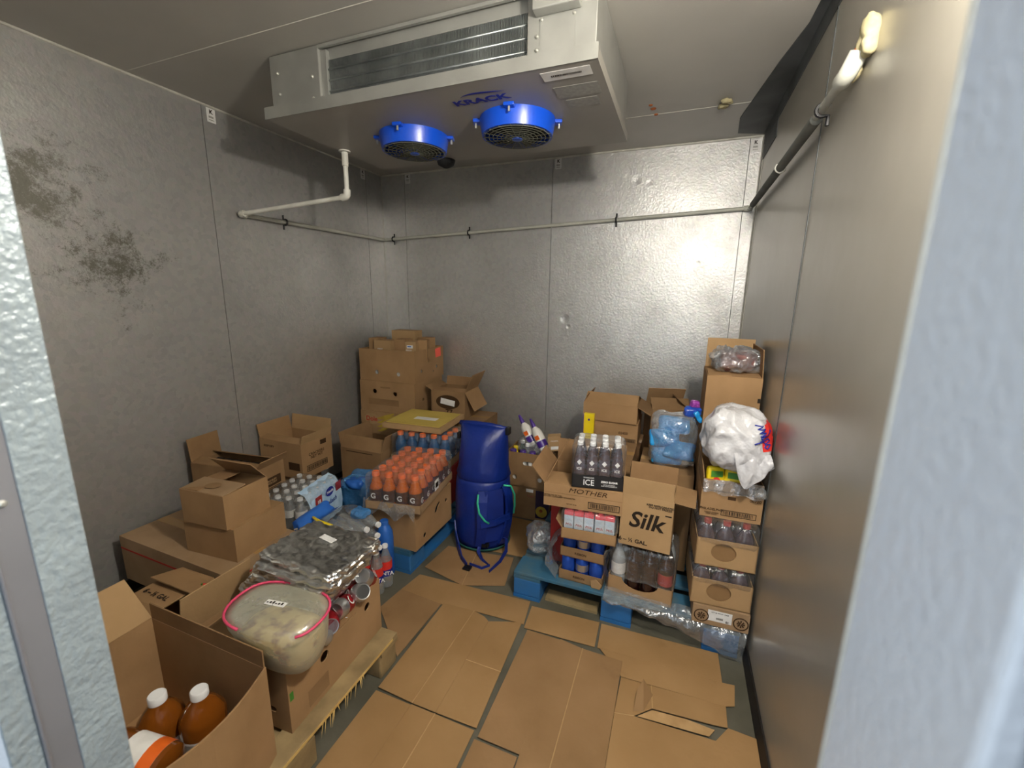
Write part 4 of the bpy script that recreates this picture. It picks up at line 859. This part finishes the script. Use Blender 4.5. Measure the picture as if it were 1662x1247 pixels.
mi = carton('banana_box', (-1.866, 2.712, .571), 92.5, .45, .505, .246, 'cb', 'plain banana box with vent holes, second from the top in the corner stack', closed=True, holes=dict(x0=[circ(.14, .165, .018), circ(.33, .155, .018)], y0=[slot(.30, .17, .04, .03), circ(.13, .10, .014)]), tape=False)
decal(mi, 'x0', .22, .08, .28, .05, 'cb3', b=.505, name='print_block'); decal(mi, 'x0', .24, .2, .09, .012, 'cb3', b=.505, name='print_block')
to = carton('banana_box', (-1.861, 2.718, .8205), 92, .455, .509, .252, 'cb', 'top banana box of the corner stack with a neon pink sticker', holes=hy)
decal(to, 'y0', .365, .205, .09, .075, 'pinksticker', name='pink_sticker', rz=.08); MB().box(.02, .44, .02, .024, .01, .24).build('liner', M['white'], to); MB().box(.02, .024, .02, .48, .01, .24).build('liner', M['white'], to)
for k, (x, y, w, d, z, h, rz, lb_) in enumerate((
    (-2.35, 2.80, .09, .12, 1.00, .165, .1, 'small tan box at the left end on top of the corner stack'), (-2.275, 2.77, .17, .10, .99, .165, -.03, 'widest small tan box with white print in the front of the corner stack top'),
    (-2.10, 2.80, .095, .12, .99, .175, .05, 'small tan box in the middle on top of the corner stack'), (-2.0, 2.80, .09, .10, .99, .16, .2, 'small tan box with a white and blue tag on top of the corner stack'),
    (-1.93, 2.87, .075, .12, .98, .18, .35, 'small tan box leaning at the right end on top of the corner stack'), (-2.25, 2.97, .22, .12, 1.0, .22, .06, 'small box standing highest at the back of the corner stack top'), (-2.0, 2.98, .10, .1, 1.0, .17, -.2, 'small tan box at the back right of the corner stack top'))):
    c = carton('small_box', (x, y, z-.02), math.degrees(rz), w, d, h, 'cb2' if k % 2 else 'cb', lb_, closed=True, tape=False, group='small boxes on the corner stack')
    if k in (1, 3): letter(c, 'y0', 'FRESH\nBAKED', w*.35, h*.55, .018, 'print_white')
    if k == 3: decal(c, 'y0', w*.45, h*.78, .05, .025, 'white'); decal(c, 'y0', w*.4, h*.79, .03, .008, 'waterblue', e=.0016)
# boxes between the corner stack and the backpack
carton('cardboard_box', (-1.735, 2.735, ZL), 2, .42, .34, .413, 'cb3', 'brown carton with a small white tag behind the blue backpack', closed=True)
fb = carton('cardboard_box', (-1.745, 2.76, .5625), 3, .285, .26, .215, 'cb3', 'open brown box with a torn flap and stuck paper strip beside the corner stack', flaps=(('y1', .07, 10, 'cbin'), ('x1', .15, 25, 'cb'), ('x0', .06, 60, 'cb3'), ('y0', .05, -70, 'cbin')))
decal(fb, 'y0', .14, .13, .12, .045, 'white', rz=-.15); decal(fb, 'y0', .14, .13, .2, .1, 'print_brown', e=.0005, name='print_block', pts=circ(0, 0, .10, 20, .055)); letter(fb, 'y0', '77', .15, .05, .06, 'print_brown', bold=.03)
flap(fb, 'x1', .285, .26, .215, .16, 150, 'cb')
opb = carton('cardboard_box', (-1.765, 2.16, ZL), 90, .33, .34, .32, 'cb3', 'brown box with spread flaps in front of the corner stack', flaps=(('x0', .09, -30, 'cb3'), ('y0', .12, 18, 'cb'), ('y1', .10, 10, 'cb3')))
decal(opb, 'x0', .2, .30, .22, .006, 'print_brown', b=.38, name='print_line')
bw = empty('bottle_pack', (-1.70, 1.985, ZL), .15, 'blue-wrapped water bottles behind the orange drink pack', 'bottle pack')
wm = bottle_meshes(.21, .031, 'pet', 'petcap', capr=.0145, caph=.014, neck=.0125)
grid(bw, wm, 5, 3, .064, .064, -.13, -.065, .03); shell((.34, .22, .25), .05, 14, .012, 14, 6, .9).build('plastic_wrap', M['bluefilm'], bw, smooth=True)
shell((.10, .09, .05), .02, 8, .008, 20, 2, 1).build('film_bunch', M['waterblue'], bw, (.08, .03, .235), smooth=True); shell((.12, .10, .05), .02, 8, .008, 20, 7, 1).build('film_bunch', M['waterblue'], bw, (-.06, -.07, .20), smooth=True)

# ---- water packs
carton('cardboard_box', (-1.72, 1.49, 0), 96, .20, .23, .249, 'cb3', 'brown carton beneath the pale blue water pack', closed=True)
wn = empty('bottle_pack', (-1.706, 1.465, .2535), math.radians(101), 'water bottle pack in pale blue film with red corner label', 'bottle pack', 'water bottle packs')
cm2 = bottle_meshes(.205, .0315, 'pet', 'petcap', capr=.0145, caph=.014)
wl2 = MB().lathe([(.0318, .10), (.0318, .14)], 14, cap=False).mesh('label', M['white'], 'auto')
grid(wn, cm2, 5, 4, .0645, .0645, .034, .036, .004, label=wl2); wrap(wn, .325, .262, 0, .212, 'film', .006, 12, r=.03, n=14)
b_ = MB(); n = 16
ring = [(0, .0), (0, .06), (0, .12), (.004, .17), (.03, .207), (.08, .218)]
b_.add([(.055+.27*i/n+.01*math.sin(j*1.5), y-.008-.003*math.sin(i*1.9+j), z) for i in range(n+1) for j, (y, z) in enumerate(ring)], [(i*6+j, i*6+j+1, i*6+j+7, i*6+j+6) for i in range(n) for j in range(5)])
b_.build('printed_film', M['paleblue'], wn, smooth=True)
decal(wn, 'y0', .115, .155, .055, .055, 'redlabel', e=.013, name='red_label'); letter(wn, 'y0', '18', .115, .148, .03, 'print_white', e=.0142, bold=.03)
decal(wn, 'y0', .215, .165, 0, 0, 'print_blue', e=.0125, name='logo_oval', pts=circ(0, 0, .036, 24, .026)); letter(wn, 'y0', 'Nestlé', .215, .165, .022, 'print_white', e=.0137, bold=.01); letter(wn, 'y0', 'Splash', .215, .105, .04, 'print_blue', e=.0137, shear=.3, sx=1.1)
decal(wn, 'y0', .295, .165, .05, .05, 'redlabel', e=.013, name='red_label')
carton('cardboard_box', (-1.432, 1.39, 0), 90, .25, .20, .190, 'cb3', 'brown carton beneath the torn water pack', closed=True)
wi = empty('bottle_pack', (-1.490, 1.510, .1945), math.radians(-10), 'torn pack of lying water bottles with blue and yellow film', 'bottle pack', 'water bottle packs')
for k in range(3):
    for j in range(4):
        o = inst('bottle', cm2[0], wi, (-.06+.01*((j+k) % 2), -.095+.063*j, .036+.064*k), (0, PI/2, 0)); inst('cap', cm2[1], o)
shell((.26, .26, .215), .06, 16, .012, 12, 21, .9).build('plastic_wrap', M['film'], wi, (.0, 0, 0), smooth=True)
bf = MB(); n = 12
bf.add([(-.165+.135*i/n+.008*math.sin(j), -.158+.004*math.sin(i*1.7+j)+.16*max(0, (j-4))/4, .02+.045*min(j, 4)+.012*max(0, j-4)+.012*math.sin(i*.6)) for i in range(n+1) for j in range(9)], [(i*9+j, i*9+j+1, i*9+j+10, i*9+j+9) for i in range(n) for j in range(8)])
bf.build('printed_film', M['waterblue'], wi, smooth=True)
q = inst('lettering', text_mesh('ICE MO', .05, M['print_white'], bold=.02), wi, (-.10, -.168, .11), (PI/2, 0, 0)); q.rotation_euler = (Euler((PI/2, 0, 0)).to_matrix() @ Matrix.Rotation(-1.1, 3, 'Z')).to_euler()
MB().tube([(-.09, -.10, .225), (-.02, -.12, .232), (.06, -.11, .228), (.10, -.13, .20), (.115, -.155, .12)], [.006, .011, .012, .010, .012], 6).build('yellow_strip', M['yellow'], wi); MB().tube([(.115, -.156, .12), (.12, -.158, .03)], .012, 6).build('blue_strip', M['navy'], wi)
shell((.09, .07, .035), .014, 8, .008, 24, 8, 1).build('film_bunch', M['bluefilm'], wi, (.06, .06, .20), smooth=True)
jg = empty('blue_jug', (-1.375, 1.68, 0), 0, 'round blue jug standing left of the tan banana box', 'jug')
MB().lathe([(.038, 0), (.044, .01), (.044, .22), (.041, .255), (.03, .28), (.018, .30)], 24).build('jug_body', M['waterblue'], jg, smooth='auto'); MB().lathe([(.022, .298), (.022, .318), (.019, .321)], 16).build('cap', M['waterblue'], jg, smooth='auto')
an = empty('bottle_pack', (-1.285, 1.50, .0065), math.radians(88), 'clear soda bottles with red and blue labels on the floor by the can box', 'bottle pack')
am = bottle_meshes(.235, .031, 'pet', 'petcap', capr=.0145, caph=.016); rl = MB().lathe([(.0318, .07), (.0318, .15)], 14, cap=False).mesh('label', M['brightred'], 'auto')
bl = MB().lathe([(.0321, .07), (.0321, .105)], 14, cap=False).mesh('label', M['print_blue'], 'auto')
for o in grid(an, am, 2, 2, .065, .065, .03, .03, 0, label=rl):
    inst('label', bl, o); face_letter(o, -.9, 'ANTA', .028, .088, .034, 'print_white')

# ---- cartons along the left wall
rs = carton('large_box', (-1.657, 1.005, .1405), 89, .36, .72, .222, 'cb4', 'large flat box with a red stripe under two small boxes', closed=True, seam='y')
for f, w in (('y0', .36), ('x0', .72)): decal(rs, f, w/2+.05 if f == 'y0' else w/2-.03, .165, w-.1 if f == 'y0' else w-.06, .008, 'print_red', b=.72, name='red_stripe')
letter(rs, 'y0', 'PRODUCE\nCOMPANY', .05, .195, .018, 'print_red', bold=.02); decal(rs, 'top', .22, .42, 0, 0, 'cb3', e=.2262, name='stamp', pts=circ(0, 0, .035, 18, .05))
carton('small_box', (-1.668, 1.085, .3665), 94, .262, .292, .150, 'cb', 'lower small plain box on the red-striped box', closed=True)
hi = carton('small_box', (-1.690, 1.073, .5195), 94.3, .220, .246, .152, 'cb', 'upper small plain box with one flap ajar', flaps=(('x0', .109, -86, 'cb4'), ('x1', .109, -40, 'cb'), ('y1', .10, -88, 'cbin')))
decal(hi, 'top', .055, .12, 0, 0, 'cb3', e=.161, name='stamp', pts=circ(0, 0, .028, 18, .035))
ox = carton('cardboard_box', (-1.985, 1.44, 0), 97, .19, .43, .585, 'cb3', 'open brown box of dark packets against the left wall', flaps=(('y1', .13, 6, 'cb3'), ('x0', .06, -75, 'cb3'), ('x1', .06, -65, 'cb3'), ('y0', .06, 35, 'cb')))
decal(ox, 'y0', .095, .49, .13, .05, 'print_brown', name='print_frame'); barcode(ox, 'y0', .095, .44, .13, .035, seed=7); letter(ox, 'y0', 'PREMIUM\nGROCERY', .095, .49, .016, 'cb2', e=.0018)
for k in range(6):
    p = empty('dark_packet', (-2.06-.060*k, 1.51-.006*k, .46), math.radians(97), 'dark white-topped packet in the open brown box, ' + ('nearest the small boxes', 'second of the row', 'third of the row', 'fourth of the row', 'fifth of the row', 'nearest the left wall')[k], 'packet', 'dark packets in the open box')
    MB().box(-.04, .05, -.026, .026, 0, .115).build('packet_body', M['blackcard'], p, bevel=.004); MB().box(-.03, .02, -.02, .012, .1152, .1165).build('label', M['white'], p)
carton('cardboard_box', (-2.225, 1.85, ZL), 90, .24, .235, .203, 'cb3', 'brown carton under the open printed box by the left wall', closed=True)
fx = carton('cardboard_box', (-2.105, 1.835, .3515), 91, .255, .345, .230, 'cb', 'open tan box with printed side and raised flaps by the left wall', flaps=(('y1', .09, 12, 'cb'), ('x1', .10, 8, 'cb2'), ('x0', .06, -75, 'cb'), ('y0', .055, 15, 'cb2')))
letter(fx, 'y0', 'CRACKERS\nNET WT', .12, .135, .026, 'print_brown', bold=.01); barcode(fx, 'y0', .12, .06, .17, .04, seed=6); decal(fx, 'y0', .18, .2, .05, .03, 'print_brown', name='print_mark'); decal(fx, 'x0', .28, .08, .09, .05, 'print_brown', b=.345, name='print_frame'); letter(fx, 'x0', 'KEEP DRY', .08, .19, .02, 'print_brown', b=.345)
wpk = empty('white_packet', (-2.22, 1.96, .50), .4, 'white packet lying in the open printed box by the left wall', 'packet'); shell((.12, .10, .05), .015, 6, .004, 20, 3).build('packet_body', M['white'], wpk, smooth=True)
# ---- milk case with lettering, lower left
mg = carton('cardboard_box', (-1.475, .735, .1405), 90, .255, .40, .212, 'cb', 'half-open milk case behind the juice box, lettered on its top flap', flaps=(('y1', .20, -88, 'cb'), ('y0', .16, 12, 'cb2'), ('x1', .12, -75, 'cb'), ('x0', .05, -50, 'cb')))
q = inst('lettering', text_mesh('6 – ½ GAL', .03, M['print_black'], bold=.02), mg, (.10, .30, .2205)); q.rotation_euler = (0, 0, -PI/2); letter(mg, 'y0', 'KEEP\nREFRIGERATED', .14, .28, .016, 'print_brown')
for k, (x, y, m, r_, lb_) in enumerate(((-1.66, .93, 'brightred', .035, 'red round fruit in the milk case gap, lower left'), (-1.585, .92, 'yellow', .03, 'yellow round fruit in the milk case gap'), (-1.61, .945, 'green', .028, 'green round fruit in the milk case gap'))):
    f = empty('fruit', (x, y, .30), 0, lb_, 'fruit'); MB().lathe([(r_*math.sin(PI*(.04+.92*t/10)), r_*(1-math.cos(PI*(.04+.92*t/10)))) for t in range(11)], 16).build('fruit_body', M[m], f, smooth=True); MB().tube([(0, 0, r_*1.95), (.004, 0, r_*2.2)], .003, 6).build('stem', M['green'], f)

# ---- can box with foil trays and zip bag
cbx = carton('banana_box', (-1.022, .762, .1405), 93, .468, .40, .229, 'cb', 'long tan fruit box full of cans on the raw wood pallet', holes=dict(y0=[circ(.155, .145, .019), circ(.385, .16, .016), slot(.27, .185, .10, .006)], x0=[slot(.32, .07, .05, .02)]))
decal(cbx, 'y0', .12, .05, .09, .06, 'cb3', name='print_block'); decal(cbx, 'y0', .012, .13, .014, .03, 'green', name='green_print')
cans = bpy.data.meshes.new
cred = MB().lathe([(.024, 0), (.032, .008), (.033, .012), (.033, .108), (.027, .119)], 18).mesh('can_body', M['canred'], 'auto'); csil = cred.copy(); csil.materials.clear(); csil.materials.append(M['cansilver'])
cl_ = MB().lathe([(.027, .119), (.0275, .122), (.0245, .1215), (.0235, .118), (.004, .118)], 18).mesh('can_lid', M['cansilver'], 'auto'); cb_m = MB().lathe([(.024, 0), (.022, .002), (.004, .006)], 18).mesh('can_base', M['cansilver'], 'auto')
cband = MB().lathe([(.0332, .03), (.0332, .075)], 18, cap=False).mesh('label', M['canred'], 'auto')
CANS = ((-1.075, .835, .365, 1.25, .6, 0, 'red can lying nearest the zip bag'), (-1.055, .90, .372, 1.1, -.5, 1, 'silver and red can tilted below the foil trays, nearest'), (-1.062, .975, .372, 1.3, .9, 0, 'red can with white script lying in the middle of the can box edge'),
        (-1.06, 1.045, .376, 1.2, .3, 1, 'silver can tilted in the middle of the can box edge'), (-1.058, 1.115, .38, 1.0, 1.2, 1, 'silver can end facing the door, second from the far end of the box'), (-1.07, 1.185, .39, .8, .4, 1, 'silver can standing highest at the far end of the can box'),
        (-1.16, .86, .33, 1.4, 1.9, 0, 'dark red can below the zip bag'), (-1.15, .96, .31, 1.5, -1.0, 1, 'silver can deeper in the box below the foil trays'), (-1.16, 1.07, .31, 1.5, .2, 0, 'red can deeper in the box under the foil stack'), (-1.15, 1.16, .315, 1.4, -.8, 0, 'red can deeper at the far end of the can box'))
for x, y, z, tx, rz, k, lb_ in CANS:
    r = empty('drink_can', (x, y, z), 0, lb_, 'can', 'loose cans in the fruit box', (tx, 0, rz))
    inst('can_body', csil if k else cred, r, (0, 0, -.06)); inst('can_lid', cl_, r, (0, 0, -.06)); inst('can_base', cb_m, r, (0, 0, -.06))
    if k: inst('label', cband, r, (0, 0, -.06))
    for a in (0, 2.1, 4.2):
        t_ = inst('lettering', text_mesh('C', .05, M['print_white'], shear=.3), r); t_.matrix_local = Matrix.Rotation(a, 4, 'Z') @ Matrix.Translation((0, -.0345, -.005)) @ Matrix.Rotation(PI/2, 4, 'X')
rnd = random.Random(12)
for k in range(7):
    z = .398+.030*k; lb_ = ['lowest foil-covered tray resting on the cans', 'second foil-covered tray from the bottom', 'third foil-covered tray from the bottom', 'foil-covered tray in the middle of the stack', 'third foil-covered tray from the top', 'foil-covered tray just below the top one', 'top foil-covered tray with a small white sticker'][k]
    f = empty('foil_tray', (-1.250+rnd.uniform(-.008, .008)+.021*k, 1.028+rnd.uniform(-.008, .008)+.001*k, z), rnd.uniform(-.08, .08), lb_, 'foil tray', 'stacked foil trays')
    shell((.335, .245, .034), .012, 34, .006, 34, k+2, 1.2).build('foil_cover', M['foil'], f, smooth=True)
    rim = MB().tube([((.166+.006*math.sin(t*3.1+k))*max(-1, min(1, 1.35*math.cos(2*PI*t/48))), (.122+.005*math.sin(t*2.3+k))*max(-1, min(1, 1.35*math.sin(2*PI*t/48))), .018+.005*math.sin(t*1.9+k)) for t in range(48)], .007, 6, closed=True)
    rim.build('foil_rim', M['foil'], f)
    if k == 6: MB().box(-.035, .035, -.013, .013, .0415, .0425).build('sticker', M['white'], f, (.0, .03, 0), (0, 0, -.15))
zb = empty('zip_bag', (-1.085, .808, .372), .05, 'clear zip bag of pasta salad with a pink seal', 'bag')
def ring(sx, sy, z, cx=0, cy=0, n=40, e=2.4):
    o = []
    for k in range(n):
        a = 2*PI*k/n; c, s = math.cos(a), math.sin(a); o.append((cx+sx*abs(c)**(2/e)*(1 if c > 0 else -1), cy+sy*abs(s)**(2/e)*(1 if s > 0 else -1), z+.004*math.sin(3*a)))
    return o
def loft(rings, cap=True):
    n = len(rings[0]); mb = MB(); mb.v = [p for r in rings for p in r]
    mb.f = [(i*n+k, i*n+(k+1) % n, (i+1)*n+(k+1) % n, (i+1)*n+k) for i in range(len(rings)-1) for k in range(n)] + [tuple(range(n-1, -1, -1)), tuple(range((len(rings)-1)*n, len(rings)*n))]; return mb
loft([ring(.07, .05, .0, .04, .0), ring(.10, .07, .02, .03), ring(.125, .085, .07, .02), ring(.13, .088, .10, .01), ring(.10, .06, .115, .01)]).build('pasta_salad', M['food'], zb, smooth=True)
loft([ring(.072, .052, -.003, .04, .0), ring(.105, .074, .018, .03), ring(.135, .092, .07, .018), ring(.158, .106, .135, .0), ring(.162, .108, .165, .0), ring(.12, .08, .180, .0), ring(.05, .03, .186)]).build('bag_film', M['zipfilm'], zb, smooth=True)
rg = ring(.164, .110, .168); MB().tube(rg[-4:]+rg[:30], .0042, 6).build('pink_seal', M['pink'], zb, smooth=True)
mk = MB(); rnd = random.Random(2); mk.box(-.035, .035, -.010, .010, .1865, .1872); mk.build('label_patch', M['white'], zb, (.0, -.005, .002), (0, 0, .1)); mk = MB()
for k in range(6): mk.box(-.03+.01*k, -.024+.01*k, -.004, .003*(k % 3), .189, .1896)
mk.build('marker_writing', M['print_black'], zb, (0, -.005, .001), (0, 0, .1))
# ---- juice box in the near left corner
jb = carton('juice_box', (-1.015, .335, .1405), 90, .365, .515, .31, 'cb', 'open box of amber juice bottles in the near left corner', flaps=(('x1', .055, 0, 'cb3'), ('y1', .16, 48, 'cb2')), bulge=.045)
def juice_bottle(loc, rot, label):
    r = empty('juice_bottle', loc, 0, label, 'bottle', 'amber juice bottles', rot)
    MB().lathe([(.04, 0), (.056, .008), (.058, .03), (.058, .15), (.054, .165), (.034, .195), (.021, .212), (.021, .222)], 24).build('bottle_body', M['juice'], r, smooth='auto')
    MB().lathe([(.0225, .215), (.0225, .235), (.020, .238)], 24).build('cap', M['petcap'], r, smooth='auto')
    lb = MB().lathe([(.0586, .02), (.0586, .115)], 24, cap=False).build('label', M['white'], r, smooth=True)
    MB().lathe([(.059, .02), (.059, .055)], 24, cap=False).build('orange_band', M['juicelabel'], lb, smooth=True)
    for k in range(6):
        a = -.5+.2*k; MB().box(-.006, .006, -.0596, -.059, .062, .110, Matrix.Rotation(a, 4, 'Z')).build('small_print', M['grey_label'], lb)
juice_bottle((-1.285, .565, .146), (0, 0, 0), 'upright juice bottle with white cap, left of the two')
juice_bottle((-1.192, .620, .146), (0, 0, .4), 'upright juice bottle with white cap, right of the two')
juice_bottle((-1.10, .478, .315), (math.radians(0), math.radians(-80), math.radians(14)), 'juice bottle lying with its orange and white label up')

# ------------------------------------------------------------------ blue dry-bag backpack
bp = empty('backpack', (-1.035, 2.19, .004), 0, 'tall royal blue roll-top dry bag backpack standing on cardboard', 'backpack')
def brng(sx, sy, z, cx=0, cy=0, amp=0, seed=0, n=40):
    return [(cx+(sx+amp*noise.noise((math.cos(2*PI*k/n)*2+seed, math.sin(2*PI*k/n)*2, z*9)))*math.cos(2*PI*k/n), cy+(sy+amp*noise.noise((math.cos(2*PI*k/n)*2+seed, math.sin(2*PI*k/n)*2+5, z*9)))*math.sin(2*PI*k/n), z) for k in range(n)]
loft([brng(.13, .12, 0), brng(.165, .15, .015), brng(.172, .157, .06), brng(.172, .157, .2, 0, 0, .006), brng(.17, .155, .33, 0, 0, .008), brng(.165, .15, .42, 0, 0, .012), brng(.15, .135, .445, .005, 0, .014)]).build('lower_body', M['dry'], bp, smooth=True)
loft([brng(.148, .13, .42, .005), brng(.168, .15, .45, .005, 0, .012), brng(.158, .142, .50, .008, 0, .016), brng(.15, .13, .57, .008, 0, .016), brng(.148, .115, .64, .008, 0, .012), brng(.150, .085, .70, .006, 0, .008), brng(.150, .050, .735, .006, 0, .004), brng(.148, .038, .745, .006)]).build('upper_body', M['dry'], bp, smooth=True)
MB().tube([(-.148, 0, .74), (-.05, -.004, .748), (.06, .004, .744), (.155, 0, .735)], .016, 8).build('roll_closure', M['dry'], bp, smooth=True)
MB().box(.15, .175, -.02, .02, .705, .75).build('buckle', M['black'], bp, bevel=.005); MB().box(-.165, -.145, -.02, .02, .64, .68).build('buckle', M['black'], bp, bevel=.005)
def strap(pts, w, name, m, parent=None, t=.006):
    P_ = [Vector(p) for p in pts]; mb = MB(); vs = []
    for i, p in enumerate(P_):
        d = (P_[min(i+1, len(P_)-1)]-P_[max(i-1, 0)]).normalized(); out = Vector((p.x, p.y, 0)).normalized() if Vector((p.x, p.y, 0)).length > .01 else Vector((0, -1, 0))
        sd = d.cross(out)
        if sd.length < .05: sd = Vector((1, 0, 0))
        sd.normalize(); o2 = sd.cross(d).normalized()
        vs += [p+sd*w/2-o2*t/2, p-sd*w/2-o2*t/2, p-sd*w/2+o2*t/2, p+sd*w/2+o2*t/2]
    n = len(P_); mb.add(vs, [(i*4+k, i*4+(k+1) % 4, i*4+4+(k+1) % 4, i*4+4+k) for i in range(n-1) for k in range(4)] + [(3, 2, 1, 0), (n*4-4, n*4-3, n*4-2, n*4-1)])
    return mb.build(name, M[m], parent or bp, smooth=False)
def on(a, z, off=.0): r = .172+off; return (r*math.cos(math.radians(a)), r*.92*math.sin(math.radians(a)), z)
# the harness faces the door and to the right
s1_ = strap([on(-66, .40, .010), on(-67, .34, .03), on(-68, .26, .036), on(-68, .18, .032), on(-70, .10, .02), on(-72, .05, .010)], .055, 'shoulder_strap', 'dry', t=.014)
s2_ = strap([on(-22, .42, .010), on(-18, .36, .03), on(-17, .28, .036), on(-19, .18, .032), on(-24, .10, .02), on(-28, .05, .010)], .055, 'shoulder_strap', 'dry', t=.014)
MB().tube([on(-74, .385, .022), on(-75, .34, .04), on(-72, .28, .048), on(-64, .235, .048), on(-57, .215, .044)], .006, 8).build('piping', M['mint'], s1_, smooth=True)
MB().tube([on(-28, .425, .022), on(-14, .41, .035), on(-6, .35, .045), on(-5, .28, .046), on(-8, .23, .044)], .006, 8).build('piping', M['mint'], s2_, smooth=True)
strap([on(-70, .205, .05), on(-45, .215, .04), on(-20, .235, .05)], .04, 'chest_strap', 'dry', t=.008)
strap([on(-46, .40, .006), on(-45, .30, .012), on(-45, .18, .012), on(-46, .08, .006)], .11, 'back_pad', 'drydark', t=.012)
strap([on(-72, .06, .012), on(-74, .03, .03), (.10, -.22, .010), (.16, -.25, .008), (.13, -.29, .008), (.05, -.28, .008)], .022, 'webbing', 'drydark', t=.004)
strap([on(-28, .09, .015), (.20, -.10, .10), (.215, -.14, .05), (.20, -.20, .012), (.18, -.30, .008)], .024, 'webbing', 'drydark', t=.004)
strap([on(-150, .13, .004), on(-135, .08, .010), on(-115, .035, .03), (-.02, -.25, .010), (.04, -.30, .008)], .036, 'hip_belt', 'dry', t=.008)
MB().box(.03, .075, -.335, -.295, .002, .016).build('buckle', M['black'], bp, bevel=.004)
for a in (-60, -64): MB().box(-.012, .012, -.012, .012, 0, .02, Matrix.Translation(on(a, .055, .02))).build('buckle', M['black'], bp)
MB().lathe([(.150, .004), (.174, .016), (.175, .035), (.173, .036)], 40, cap=False).build('mint_base', M['mintdark'], bp, smooth=True).scale = (1, .915, .7)
